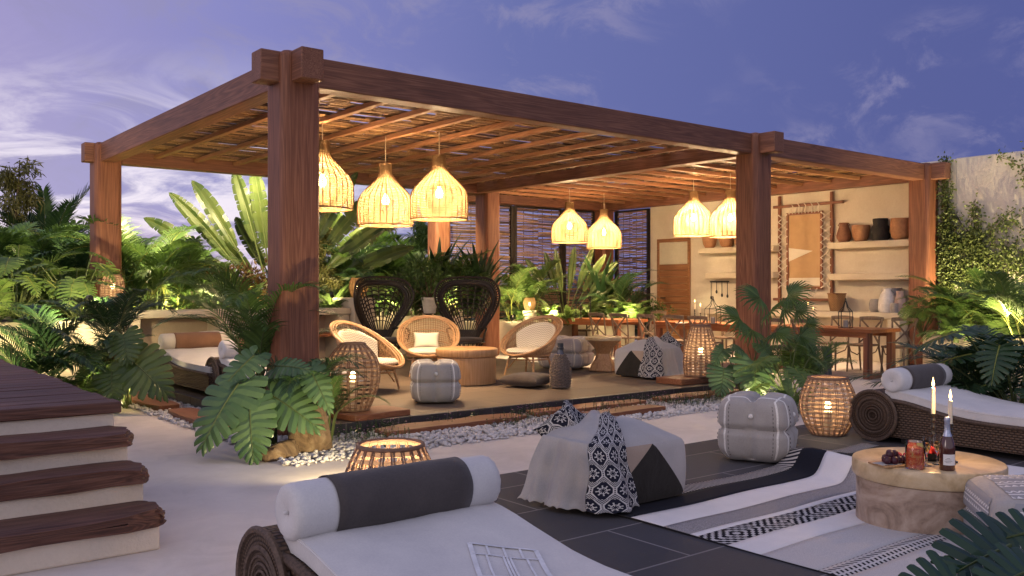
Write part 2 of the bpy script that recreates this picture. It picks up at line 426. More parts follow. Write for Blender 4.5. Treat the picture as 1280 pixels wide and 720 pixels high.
tag(b.build('platform', DECK, smooth=0, bevel=.006), kind='structure')
EDGE = tile_mat('dark kerb tile', (.018, .018, .022), (.028, .027, .032), (.07, .065, .065), .62, .62, 0, .35)
e = MB()
x = PX0
while x < PX1 - .01:
    x2 = min(x + .62, PX1); e.box(x + .003, PY0 - .012, 0, x2 - .003, PY0 + .07, .130); x = x2
y = PY0 + .07
while y < PY1 - .01:
    y2 = min(y + .62, PY1); e.box(PX0 - .012, y + .003, 0, PX0 + .07, y2 - .003, .130); y = y2
tag(e.build('platform_edging', EDGE, smooth=0, bevel=.005), kind='structure')

# gravel bed: a shallow bed sheet plus loose white pebbles
GRAVEL_BED = plain('gravel bed', (.30, .28, .27), 1, var=.5, nscale=40, bstr=1)
b = MB(); b.add([(3.25,7.1,.006),(11.6,7.1,.006),(11.6,PY0,.006),(3.86,PY0,.006),(3.86,13.6,.006),(3.25,13.6,.006)], [(0,1,2,3,4,5)])
tag(b.build('gravel_bed', GRAVEL_BED, smooth=0), kind='structure')
PEB = plain('white pebble', (.58, .55, .54), .75, var=.28, nscale=9)
def ico():
    p = (1 + 5 ** .5) / 2
    vs = [V(q).normalized() for q in ((-1,p,0),(1,p,0),(-1,-p,0),(1,-p,0),(0,-1,p),(0,1,p),(0,-1,-p),(0,1,-p),(p,0,-1),(p,0,1),(-p,0,-1),(-p,0,1))]
    fs = [(0,11,5),(0,5,1),(0,1,7),(0,7,10),(0,10,11),(1,5,9),(5,11,4),(11,10,2),(10,7,6),(7,1,8),(3,9,4),(3,4,2),(3,2,6),(3,6,8),(3,8,9),(4,9,5),(2,4,11),(6,2,10),(8,6,7),(9,8,1)]
    return vs, fs
IV, IF = ico()
def pebble(b, x, y, z, s):
    M = Matrix.Rotation(rnd.uniform(0, 6.3), 3, 'Z') @ Matrix.Rotation(rnd.uniform(-.5, .5), 3, 'X') @ Matrix.Diagonal((s * rnd.uniform(.8, 1.3), s * rnd.uniform(.7, 1.0), s * rnd.uniform(.45, .75)))
    o = V((x, y, z)); b.add([o + M @ (v * rnd.uniform(.88, 1.1)) for v in IV], IF)
b = MB()
for i in range(6800):
    if rnd.random() < .76: x, y = rnd.uniform(3.2, 11.5), rnd.uniform(7.06, PY0 - .02)
    else: x, y = rnd.uniform(3.22, 3.84), rnd.uniform(8.1, 13.5)
    if x > 9 and rnd.random() < .2: continue
    pebble(b, x, y, .012 + rnd.random() * .018, rnd.uniform(.017, .033))
for i in range(260): pebble(b, rnd.uniform(3.1, 11.2), 7.06 - abs(rnd.gauss(0, .035)), .012, rnd.uniform(.012, .024))
tag(b.build('gravel', PEB, smooth=180), 'loose white pebbles filling the strip around the raised platform', 'gravel', kind='stuff')

def plank(x0, y0, x1, y1, label, z=.045, h=.06, along='x', tilt=0):
    """an old sleeper with worn, uneven edges"""
    L = (x1 - x0) if along == 'x' else (y1 - y0); W = (y1 - y0) if along == 'x' else (x1 - x0)
    ph = rnd.uniform(0, 9); b = MB()
    def f(p):
        a = p.x * L / 2; c = p.y * W / 2
        e = abs(p.x) ** 6
        c *= 1 + .05 * sin(a * 5 + ph) + .04 * sin(a * 13 + ph * 2) - .28 * e
        a *= 1 - .03 * (p.y * .5 + .5) ** 2
        zz = p.z * h / 2 + .004 * sin(a * 7 + ph) * (p.z > 0)
        return (a, c, zz) if along == 'x' else (c, a, zz)
    b.cube(f, 10)
    o = b.build('wooden_sleeper', W_PLANK_X if along == 'x' else W_PLANK_Y, bevel=.01, loc=((x0+x1)/2, (y0+y1)/2, z))
    o.rotation_euler.z = tilt
    return tag(o, label, 'sleeper', 'wooden sleepers set in the gravel')
plank(3.34, 11.1, 3.70, 12.98, 'reddish sleeper in the gravel beside the deck stairs landing', along='y')
plank(3.34, 8.95, 3.70, 10.75, 'reddish sleeper in the gravel below the big split leaf plant', along='y')
plank(4.55, 7.72, 6.40, 8.06, 'sleeper in the gravel in front of the pale grey pouf', tilt=.01)
plank(6.60, 7.80, 8.42, 8.10, 'sleeper against the platform edge below the wicker bottle', tilt=-.01)
plank(6.45, 7.28, 8.20, 7.58, 'outer sleeper lying behind the front ottoman with the throw', tilt=.01)
plank(8.70, 7.78, 10.35, 8.08, 'sleeper in the gravel below the tall tapered lantern')

# creeping thyme: little dark leaves and mauve flower heads
b = MB()
def sprig(b, x, y, h):
    top = V((x + rnd.uniform(-.03, .03), y + rnd.uniform(-.03, .03), h)); p0 = V((x, y, .0))
    b.tube([p0, p0.lerp(top, .5) + V((.006, 0, 0)), top], .0016, 3, mi=0)
    for k in range(7):
        q = p0.lerp(top, rnd.uniform(.15, .95)); a = rnd.uniform(0, 6.3); l = rnd.uniform(.012, .026)
        d = V((cos(a), sin(a), rnd.uniform(-.1, .6))).normalized() * l; s = V((-sin(a), cos(a), 0)) * l * .35
        b.add([q, q + d * .5 + s, q + d, q + d * .5 - s], [(0, 1, 2, 3)], mi=0)
    if rnd.random() < .4:
        for k in range(5):
            a = rnd.uniform(0, 6.3); l = .013; d = V((cos(a), sin(a), rnd.uniform(-.3, .5))) * l; s = V((-sin(a), cos(a), 0)) * l * .5
            b.add([top, top + d * .6 + s, top + d, top + d * .6 - s], [(0, 1, 2, 3)], mi=1)
MAUVE = plain('mauve petals', (.34, .15, .30), .7)
for cx, cy, n, rr in ((4.25, 7.75, 90, .35), (4.7, 8.1, 90, .5), (5.6, 8.1, 60, .5), (6.5, 7.9, 110, .45), (6.1, 7.55, 60, .4), (8.6, 7.75, 130, .5), (9.0, 7.5, 110, .5), (9.6, 7.6, 80, .45), (7.6, 7.68, 80, .6), (4.4, 7.35, 50, .25), (8.3, 8.1, 40, .5)):
    for i in range(n):
        x = cx + rnd.gauss(0, rr * .5); y = cy + rnd.gauss(0, rr * .25)
        if 7.1 < y < PY0 - .02: sprig(b, x, y, rnd.uniform(.05, .17))
tag(b.build('ground_cover', [LEAF['dark'], MAUVE], smooth=0), 'creeping thyme with mauve flowers growing in the gravel', 'ground cover', kind='stuff')

# ------------------------------------------------------------------ deck stairs
def stairs():
    t = empty('deck_stairs', 'plastered stairs with dark timber sleeper treads rising to a deck', 'stairs', (1.62, 5.28, 0))
    ys = [0, .31, .64, .95]; zs = [.142, .333, .513, .681]
    for i in range(4):
        y1 = ys[i + 1] + .02 if i < 3 else 7.0
        MB().box(-6, ys[i], 0 if i == 0 else zs[i-1] - .02, -.0, y1 if i < 3 else 7.0, zs[i]).build('riser', RISER, t, smooth=0, bevel=.012)
    for i in range(4):
        th = .085 if i < 3 else .075; ov = .035; ln = 6.03
        if i < 3:
            ph = i * 2.3 + 1; dep = ys[i + 1] - ys[i] + ov + .0
            def f(p, i=i, ph=ph, dep=dep):
                x = -ln / 2 + .045 + p.x * ln / 2; y = ys[i] - ov + dep / 2 + p.y * dep / 2; z = zs[i] + th / 2 + p.z * th / 2
                if p.y < -.9: y += .014 * sin(x * 3.1 + ph) + .011 * sin(x * 9.7 + ph) + .008 * noise.noise(V((x * 6, i * 5, p.z))); z += (.016 * sin(x * 4.3 + ph) * (p.z > 0)) - .008 * abs(sin(x * 2.2 + ph)) * (p.z < 0)
                if p.x > .995: x -= .06 * (abs(p.y) ** 3) + .02 * (p.z > .5) + .03 * noise.noise(V((p.y * 3, p.z * 2, i * 4)))
                z += .012 * noise.noise(V((x * 2, y * 8, i)))
                return (x, y, z + .001)
            b = MB(); n = 26; b.cube(f, n); b.build('tread', W_TREAD, t, bevel=.018, seg=3)
        else:
            k = 0; y = ys[3] - ov
            while y < 6.8:
                w = rnd.uniform(.20, .27); ph = rnd.uniform(0, 9); r = rnd.uniform(.01, .06)
                def f(p, y=y, w=w, ph=ph, r=r):
                    x = -ln / 2 + r + p.x * ln / 2; yy = y + w / 2 + p.y * (w / 2 - .006) + .006 * sin(x * 5 + ph) * abs(p.y)
                    return (x, yy, zs[3] + .001 + th / 2 + p.z * th / 2 + .006 * noise.noise(V((x * 2, yy * 9, k))))
                b = MB(); b.cube(f, 8); b.build('deck_plank', W_TREAD, t, bevel=.014); y += w; k += 1
stairs()

# ------------------------------------------------------------------ pergola
ZB, ZT = 3.56, 3.87
def pergola():
    t = empty('pergola', 'large reddish timber pergola with cane slat roof over a raised lounge', 'pergola', (4.085, 8.574, 0))
    o = V((4.085, 8.574, 0))
    def bx(name, x0, y0, z0, x1, y1, z1, m, bev=.012, seg=2): return MB().box(x0-o.x, y0-o.y, z0, x1-o.x, y1-o.y, z1).build(name, m, t, smooth=30, bevel=bev, seg=seg)
    for (x, y, z0) in ((3.96,8.574,.0),(3.97,15.8,.0),(11.62,8.574,0),(11.88,15.8,.0),(16.94,8.574,0),(16.94,17.33,0),(11.62,17.33,0)):
        bx('post', x-.212, y-.212, z0, x+.212, y+.212, ZT + .02, W_POST, .08, 4)
    w = .12
    bx('beam', 3.56, 8.574-w, ZB, 17.42, 8.574+w, ZT, W_BEAM_X)
    bx('beam', 3.965-w, 8.14, ZB+.002, 3.965+w, 16.25, ZT+.002, W_BEAM_Y)
    bx('beam', 11.62-w, 8.10, ZB+.002, 11.62+w, 17.75, ZT+.002, W_BEAM_Y)
    bx('beam', 16.94-w, 8.10, ZB+.002, 16.94+w, 17.75, ZT+.002, W_BEAM_Y)
    bx('beam', 3.62, 15.8-w, ZB, 12.0, 15.8+w, ZT, W_BEAM_X)
    bx('beam', 11.40, 17.33-w, ZB, 17.40, 17.33+w, ZT, W_BEAM_X)
    x = 4.085 + .66
    while x < 11.4:
        bx('rafter', x-.043, 8.69, ZB+.13, x+.043, 15.69, ZB+.195, W_RAFT_Y, .006); x += .69
    y = 8.574 + .62
    while y < 17.1:
        bx('rafter', 11.735, y-.043, ZB+.13, 16.83, y+.043, ZB+.195, W_RAFT_X, .006); y += .66
    # cane mats: loose sticks laid across the rafters
    def sticks(x0, x1, y0, y1, axis):
        b = MB(); z0 = ZB + .206
        a, c = (x0, x1) if axis == 'x' else (y0, y1); p0, p1 = (y0, y1) if axis == 'x' else (x0, x1)
        p = p0
        while p < p1:
            q = a - rnd.uniform(0, 1.0); wd = rnd.uniform(.018, .046)
            while q < c:
                ln = rnd.uniform(1.0, 2.6); e = min(q + ln, c + .05); s = max(q, a - .05)
                j1, j2 = rnd.gauss(0, .022), rnd.gauss(0, .022); zz = z0 + rnd.uniform(0, .045)
                if rnd.random() > .04:
                    A = (s, p + j1, zz); B = (e, p + j2, zz + rnd.uniform(-.004, .008))
                    if axis != 'x': A = (A[1], A[0], A[2]); B = (B[1], B[0], B[2])
                    b.bar(V(A) - o, V(B) - o, wd, .018, mi=rnd.choice((0, 0, 1, 1, 2)))
                q = e + rnd.uniform(.0, .05)
            p += wd + (rnd.uniform(.015, .045) if rnd.random() < .16 else rnd.uniform(-.006, .006))
        b.build('cane_mat', STRAW, t, smooth=0)
    sticks(4.1, 11.5, 8.70, 15.68, 'x'); sticks(11.74, 16.82, 8.70, 17.2, 'y')
pergola()

# ------------------------------------------------------------------ house wall with niches, shelves, counter, door
WX = 17.15
def house():
    t = empty('house_wall', 'tall plastered house wall closing the dining end of the pergola', 'wall', (WX, 2.5, 0))
    MB().box(0, 0, 0, .4, 13.35, 3.95).build('wall', WALL, t, smooth=0, bevel=.02)
    # the part beyond the pergola is rougher, paler render, a skin proud of the wall
    MB().box(-.012, -.01, 0, .3, 5.55, 3.96).build('render_coat', WALL_OUT, t, smooth=0, bevel=.02)
    # door
    y0, y1 = 14.57 - 2.5, 15.5 - 2.5
    f = MB()
    f.box(-.05, y0 - .07, 0, -.001, y0, 2.72); f.box(-.05, y1, 0, -.001, y1 + .07, 2.72); f.box(-.052, y0 - .07, 2.65, -.001, y1 + .07, 2.74)
    d = f.build('door_frame', W_DOOR, t, smooth=0, bevel=.006)
    dr = MB()
    z = .02
    while z < 1.95: dr.box(-.035, y0 + .004, z, -.002, y1 - .004, z + .155); z += .16
    dd = dr.build('door', W_DOOR, t, smooth=0, bevel=.006)
    MB().box(-.03, y0 + .004, 2.0, -.003, y1 - .004, 2.645).build('pane', plain('frosted pane', (.62, .58, .45), .25, var=.04), dd, smooth=0)
    MB().tube([(-.04, y1 - .10, 1.25), (-.09, y1 - .10, 1.25), (-.09, y1 - .24, 1.25)], .016, 8).build('handle', BLACK, dd)
house()
def block(name, label, cat, x0, y0, z0, x1, y1, z1, m, bev=.02, group=None):
    o = V(((x0+x1)/2, (y0+y1)/2, z0))
    return tag(MB().box(x0-o.x, y0-o.y, 0, x1-o.x, y1-o.y, z1-z0).build(name, m, smooth=30, bevel=bev, loc=o), label, cat, group)
SG = 'plastered shelves on the house wall'
block('wall_shelf', 'upper plaster shelf carrying four pots beside the tapestry', 'shelf', 16.83, 8.62, 2.31, WX-.003, 10.55, 2.45, CREAM_PLASTER, .02, SG)
block('wall_shelf', 'empty lower plaster shelf beside the tapestry', 'shelf', 16.83, 8.62, 1.66, WX-.003, 10.55, 1.80, CREAM_PLASTER, .02, SG)
block('wall_shelf', 'upper plaster shelf near the door carrying three terracotta pots', 'shelf', 16.83, 11.9, 2.31, WX-.003, 14.0, 2.45, CREAM_PLASTER, .02, SG)
block('wall_shelf', 'empty lower plaster shelf near the door above the utensil rail', 'shelf', 16.83, 11.9, 1.72, WX-.003, 13.8, 1.86, CREAM_PLASTER, .02, SG)
def counter(x0, x1, y0, y1, zt, label, walls, axis, seat=None):
    t = empty('masonry_counter', label, 'counter', (x0, y0, 0), group='built-in plaster counters')
    MB().box(0, 0, zt - .12, x1-x0, y1-y0, zt).build('counter_top', CREAM_PLASTER, t, smooth=0, bevel=.02)
    for a, bb in walls:
        (MB().box(.03, a-y0, 0, x1-x0-.03, bb-y0, zt-.12) if axis == 'y' else MB().box(a-x0, .03, 0, bb-x0, y1-y0-.03, zt-.12)).build('support', CREAM_PLASTER, t, smooth=0, bevel=.015)
    return t
counter(16.45, WX - .016, 8.78, 13.7, 1.02, 'plaster counter under the shelves on the house wall', ((8.8, 9.05), (11.2, 11.4), (13.45, 13.68)), 'y')
c = counter(3.98, 7.88, 14.62, 15.35, 1.14, 'long plaster counter behind the lounge loungers', ((4.0, 4.2), (5.45, 5.62), (7.65, 7.86)), 'x')
MB().box(.2, .58, 0, 3.7, .70, 1.02).build('back_panel', plaster('warm plaster', (.50, .40, .30), (.42, .33, .24)), c, smooth=0)
MB().box(1.66, .1, .62, 3.66, .55, .68).build('inner_shelf', W_SHELF, c, smooth=0, bevel=.006)
block('plaster_pedestal', 'square plaster pedestal ending the counter with a glowing lamp on it', 'pedestal', 7.885, 14.5, .12, 8.32, 15.4, 1.32, CREAM_PLASTER)

# planters
def planter(x0, y0, x1, y1, z1, label, m=CREAM_PLASTER, cut=.0):
    t = empty('garden_planter', label, 'planter', ((x0+x1)/2, (y0+y1)/2, 0), group='plastered planters')
    hx, hy = (x1-x0)/2, (y1-y0)/2; w = .12; b = MB()
    b.box(-hx, -hy, 0, hx, -hy+w, z1).box(-hx, hy-w, 0, hx, hy, z1).box(-hx, -hy+w, 0, -hx+w, hy-w, z1).box(hx-w, -hy+w, 0, hx, hy-w, z1)
    b.build('wall', m, t, smooth=0, bevel=.015)
    MB().box(-hx+w, -hy+w, 0, hx-w, hy-w, z1-.06).build('soil', SOIL, t, smooth=0)
planter(-3.5, 14.2, 3.84, 17.5, 1.02, 'long plastered planter left of the pergola under lush ferns')
planter(3.86, 16.0, 11.40, 18.2, 1.02, 'long plastered planter behind the lounge and the peacock chairs')
planter(11.82, 15.95, 16.70, 17.12, .74, 'low plastered planter in front of the cane blinds')
def round_planter():
    t = empty('garden_planter', 'cream planter with a rounded end under the climber wall', 'planter', (15.2, 5.0, 0), group='plastered planters')
    x1, y0, y1, r, h = 1.93, -3.0, 3.05, .9, .70
    out = [(x1, y0), (0, y0)] + [(r - r * cos(a * pi / 20), y1 - r + r * sin(a * pi / 20)) for a in range(11)] + [(x1, y1)]
    n = len(out); b = MB()
    inn = [(min(x + .12, x1), min(max(y, y0 + .12), y1 - .12)) for x, y in out]
    vs = [(x, y, 0) for x, y in out] + [(x, y, h) for x, y in out] + [(x, y, h) for x, y in inn] + [(x, y, h - .1) for x, y in inn]
    fs = []
    for k in range(3):
        for i in range(n): j = (i + 1) % n; fs.append((k*n+i, k*n+n+i, k*n+n+j, k*n+j))
    b.add(vs, fs); b.build('wall', CREAM_PLASTER, t, smooth=40, bevel=.012)
    s = MB(); s.add([(x, y, h - .055) for x, y in inn], [tuple(range(n))[::-1]]); s.build('soil', SOIL, t, smooth=0)
round_planter()

# cane blinds closing the back of the dining bay
def blind(label, a, b, axis, fixed, z0=.8, z1=3.54):
    o = V((a, fixed, 0)) if axis == 'x' else V((fixed, a, 0)); L = b - a
    t = empty('cane_blind', label, 'blind', o, group='cane blinds behind the dining tables')
    P = lambda s, d, z: (s, d, z) if axis == 'x' else (d, s, z)
    m = MB(); z = z0
    while z < z1:
        w = rnd.uniform(.018, .04)
        for s0, s1 in ((.04, L / 2), (L / 2, L - .04)):
            j = rnd.gauss(0, .014); k = rnd.gauss(0, .014); mid = (s0 + s1) / 2; bow = rnd.gauss(0, .012)
            mi = rnd.choice((0, 1, 1, 2))
            m.bar(P(s0, rnd.uniform(-.01, .01), z + j), P(mid, 0, z + bow), .014, w, mi); m.bar(P(mid, 0, z + bow), P(s1, rnd.uniform(-.01, .01), z + k), .014, w, mi)
        z += w + rnd.uniform(.001, .019)
    m.build('slats', BLIND, t, smooth=0)
    f = MB()
    for s in (0, L): f.bar(P(s, 0, .05), P(s, 0, z1 + .01), .09, .09)
    f.bar(P(0, 0, z1), P(L, 0, z1), .05, .05); f.build('frame', BLACK_CANE, t, smooth=0)
    c = MB()
    for k in (.2, .4, .6, .8): c.bar(P(L * k, .02, z0), P(L * k, .02, z1), .012, .012)
    c.build('cord', BLACK_CANE, t, smooth=0)
blind('cane blind between the dark rear post and the first dark upright', 11.85, 13.9, 'x', 17.50)
blind('middle cane blind behind the fan shaped palm', 14.0, 15.55, 'x', 17.50)
blind('cane blind left of the corner post in the dining bay', 15.65, 16.72, 'x', 17.50)
blind('cane blind between the corner post and the house wall', 15.95, 17.12, 'y', 17.22)
# ------------------------------------------------------------------ lamps
def pendant(label, px, top_py, d, boost=1.0):
    p = pd(px, top_py, d)
    if 'pendant' in LIB:
        o = dup(LIB['pendant'], p, rnd.uniform(0, 6), label)
    else:
        o = empty('pendant_lamp', label, 'pendant lamp', p, 0, 'woven pendant lamps under the pergola'); LIB['pendant'] = o
        prof = [(.088, 0), (.082, -.06), (.085, -.12), (.108, -.18), (.16, -.25), (.225, -.32), (.29, -.385), (.345, -.45), (.382, -.52), (.398, -.60), (.40, -.70), (.398, -.80), (.392, -.885)]
        def R_(z):
            for (r0, z0), (r1, z1) in zip(prof, prof[1:]):
                if z1 <= z <= z0: return r0 + (r1 - r0) * (z0 - z) / (z0 - z1)
            return prof[-1][0]
        b = MB(); s = 0; z = -.01
        n = 56
        while z > -.87:
            r = R_(z); r2 = R_(z - .0155); vs = []
            ph = (s % 2) * pi
            for k in range(n):
                a = 2*pi*k/n; wv = .004 * cos(a * 28 + ph)
                vs += [((r + wv) * cos(a), (r + wv) * sin(a), z), ((r2 + wv) * cos(a), (r2 + wv) * sin(a), z - .0155)]
            b.add(vs, [(2*k, 2*k+1, (2*k+3) % (2*n), (2*k+2) % (2*n)) for k in range(n)]); z -= .0235; s += 1
        b.build('lamp_shade', SHADE, o, smooth=60)
        rb = MB()
        for k in range(28):
            a = 2*pi*k/28
            rb.tube([((r + .006) * cos(a), (r + .006) * sin(a), z) for r, z in prof], .0075, 4)
        rb.ring(.395, -.888, .012, 40, 6); rb.ring(.09, .0, .008, 24, 5)
        rb.build('ribs', SHADE_RIB, o)
        bb = MB(); bb.lathe([(.001, -.60), (.03, -.595), (.05, -.565), (.055, -.53), (.045, -.49), (.025, -.46), (.02, -.43)], 16); bb.build('bulb', BULB, o)
        ck = MB(); ck.lathe([(.022, -.43), (.022, -.36), (.012, -.35)], 12); ck.build('socket', plain('brass', (.45, .30, .12), .35, metal=1), o)
        cd = MB(); cd.tube([(0, 0, -.36), (0, 0, 1.0)], .0065, 6)
        cd.build('cord', plain('jute cord', (.46, .38, .26), .9), o)
        lamp('pendant_light', (0, 0, -.54), PEND_W, (1, .68, .37), .07, o)
    if boost != 1.0:
        lo = [q for q in o.children if q.type == 'LIGHT'][0]; lo.data = lo.data.copy(); lo.data.energy *= boost
    c = [k for k in o.children if k.name.startswith('cord')][0]
    c.scale = (1, 1, 1); top = 3.70 - p.z
    if o is not LIB['pendant']:
        c.data = c.data.copy()
    for v in c.data.vertices:
        if v.co.z > 0: v.co.z = top
LIB = {}; PEND_W = 740
pendant('pendant lamp half hidden behind the big front post', 403, 177, 11.8)
pendant('lowest pendant lamp of the lounge group, in the middle of it', 482, 205, 13.0)
pendant('pendant lamp above the round wooden lounge table', 549, 195, 12.6)
pendant('pendant lamp over the far dining table, higher of its pair', 712, 253, 19.9, 1.3)
pendant('pendant lamp over the far dining table, lower of its pair', 755, 262, 20.8, 1.3)
pendant('pendant lamp hanging just above the wooden door', 867, 240, 18.3, 1.9)
pendant('pendant lamp partly covered by the middle front post', 913, 238, 17.2, 1.9)

def lantern(label, loc, prof, nrib, nring, power, bulb=True, rr=.008, solid=None):
    o = empty('floor_lantern', label, 'lantern', loc, rnd.uniform(0, 1), 'woven lanterns standing about the terrace')
    z0, z1 = prof[0][1], prof[-1][1]
    def R_(z):
        for (r0, a), (r1, b_) in zip(prof, prof[1:]):
            if a <= z <= b_: t = (z - a) / (b_ - a); return r0 + (r1 - r0) * t
        return prof[-1][0]
    zs = [z0 + (z1 - z0) * i / 24 for i in range(25)]
    # smooth the profile
    rs = [R_(z) for z in zs]
    for _ in range(3): rs = [rs[0]] + [(rs[i-1] + 2 * rs[i] + rs[i+1]) / 4 for i in range(1, 24)] + [rs[-1]]
    def RS(z): i = min(23, max(0, int((z - z0) / (z1 - z0) * 24))); t = (z - zs[i]) / (zs[i+1] - zs[i]); return rs[i] + (rs[i+1] - rs[i]) * t
    rb = MB()
    for k in range(nrib):
        a = 2*pi*k/nrib
        for da in (-.035, .035): rb.tube([(r * cos(a + da), r * sin(a + da), z) for r, z in zip(rs, zs)], .0055, 4)
    rb.build('ribs', LANTERN_RIB, o)
    w = MB(); n = nrib * 2
    hz = (z1 - z0) / nring
    for j in range(nring):
        z = z0 + (j + .25) * hz; h = hz * (.50 if solid is None else solid); vs = []; r = RS(z); r2 = RS(min(z + h, z1))
        for k in range(n):
            a = 2*pi*k/n; q = .006 * (1 if (k + j) % 2 else -1)
            vs += [((r + q) * cos(a), (r + q) * sin(a), z), ((r2 + q) * cos(a), (r2 + q) * sin(a), z + h)]
        w.add(vs, [(2*k, 2*k+1, (2*k+3) % (2*n), (2*k+2) % (2*n)) for k in range(n)])
    w.build('weave', LANTERN, o, smooth=60)
    MB().ring(rs[-1], z1, .014, 40, 6).build('rim', LANTERN_RIB, o); MB().ring(rs[0], z0 + .012, .012, 40, 6).build('foot_ring', LANTERN_RIB, o)
    fl = MB(); fl.lathe([(rs[0] * .97, z0 + .01), (rs[0] * .97, z0 + .022)], 24); fl.build('base', LANTERN_RIB, o, smooth=30)
    zc = z0 + (z1 - z0) * .52
    cd = MB(); cd.lathe([(.04, z0 + .022), (.04, zc - .07), (.02, zc - .05)], 16); cd.build('candle', WAX, o)
    bb = MB(); bb.lathe([(.002, zc - .05), (.026, zc - .03), (.034, zc), (.022, zc + .03), (.002, zc + .045)], 12); bb.build('bulb', BULB, o)
    lamp('lantern_light', (0, 0, zc), power, (1, .70, .38), .045, o)
    return o
POT = [(.16, 0), (.24, .12), (.285, .28), (.27, .40), (.23, .50), (.19, .58)]
lantern('pot shaped lantern glowing on the slate between pouf and lounger', at(1035, 9.15, .004), POT, 22, 13, 22)
lantern('lantern with a bright open rim rising behind the front bolster', at(488, 5.25, .0), POT, 22, 13, 60)
BARREL = [(.17, 0), (.22, .10), (.275, .25), (.295, .40), (.27, .54), (.20, .64), (.125, .71)]
def slab(label, c, sx, sy, h, rz, z):
    b = MB(); b.cube(lambda p: (p.x*sx/2*(1 - .04*abs(p.y)**5), p.y*sy/2*(1 - .05*abs(p.x)**6) + .01*sin(p.x*5), p.z*h/2 + h/2), 8)
    o = b.build('wooden_slab', W_PLANK_X, bevel=.008, loc=(c.x, c.y, z)); o.rotation_euler.z = rz
    return tag(o, label, 'slab', 'wooden slabs under the lanterns')
p = at(449, 9.55, .19)
slab('wooden slab under the tall barrel lantern at the platform corner', p + V((.12, -.02, 0)), .74, .50, .065, .12, .125)
lantern('tall barrel lantern on a slab behind the front post plants', at(441, 9.6, .195), BARREL, 20, 15, 8)
TAPER = [(.235, 0), (.25, .10), (.255, .22), (.235, .40), (.19, .58), (.135, .74)]
p = at(876, 13.1, .2)
slab('wooden plinth under the tall tapered lantern', at(862, 13.1), .95, .5, .085, .02, .125)
lantern('tall tapered lantern on a plinth beside the platform ottoman', at(876, 13.1, .214), TAPER, 20, 18, 22, solid=.6)
block_at = at(141, 14.1)
block('plaster_pedestal', 'slim plaster pedestal holding the small lantern at the far post', 'pedestal', block_at.x - .22, block_at.y - .22, 0, block_at.x + .22, block_at.y + .22, 1.34, CREAM_PLASTER)
lantern('small lantern glowing at the foot of the far corner post', at(141, 14.1, 1.342), [(.17, 0), (.18, .1), (.17, .24), (.12, .36)], 18, 10, 30, solid=.7)
def vase_lamp(label, loc, s, pw):
    o = empty('table_lamp', label, 'lamp', loc, 0, 'small rounded cane lamps'); b = MB()
    prof = [(.11*s, 0), (.15*s, .08*s), (.175*s, .18*s), (.165*s, .28*s), (.12*s, .37*s)]; n = 36
    z = 0.0
    while z < .36 * s:
        def RR(z):
            for (r0, a), (r1, c) in zip(prof, prof[1:]):
                if a <= z <= c: return r0 + (r1-r0)*(z-a)/(c-a)
            return prof[-1][0]
        r, r2 = RR(z), RR(z + .011*s); vs = []
        for k in range(n):
            a = 2*pi*k/n; vs += [(r*cos(a), r*sin(a), z), (r2*cos(a), r2*sin(a), z + .011*s)]
        b.add(vs, [(2*k, 2*k+1, (2*k+3) % (2*n), (2*k+2) % (2*n)) for k in range(n)]); z += .014 * s
    b.build('lamp_shade', SHADE, o, smooth=60)
    rb = MB()
    for k in range(18):
        a = 2*pi*k/18; rb.tube([(r*cos(a), r*sin(a), z) for r, z in prof], .005*s, 4)
    rb.build('ribs', SHADE_RIB, o)
    bb = MB(); bb.lathe([(.002, .12*s), (.035*s, .15*s), (.035*s, .2*s), (.002, .24*s)], 12); bb.build('bulb', BULB, o)
    lamp('table_light', (0, 0, .18*s), pw, (1, .62, .28), .05, o)
vase_lamp('small rounded cane lamp on the plaster pedestal', V((8.1, 14.75, 1.322)), 1.0, 16)
vase_lamp('small cane lamp among the plants by the cane blinds', at(662, 20.4, .74) + V((0, 0, .25)), .8, 2)
MB().lathe([(.16, 0), (.16, .25)], 20).build('x', CREAM_PLASTER, smooth=30, bevel=.01, loc=at(662, 20.4, .74)).name = 'plant_stand'
tag(bpy.data.objects['plant_stand'], 'round plaster stand under the small cane lamp by the blinds', 'stand')

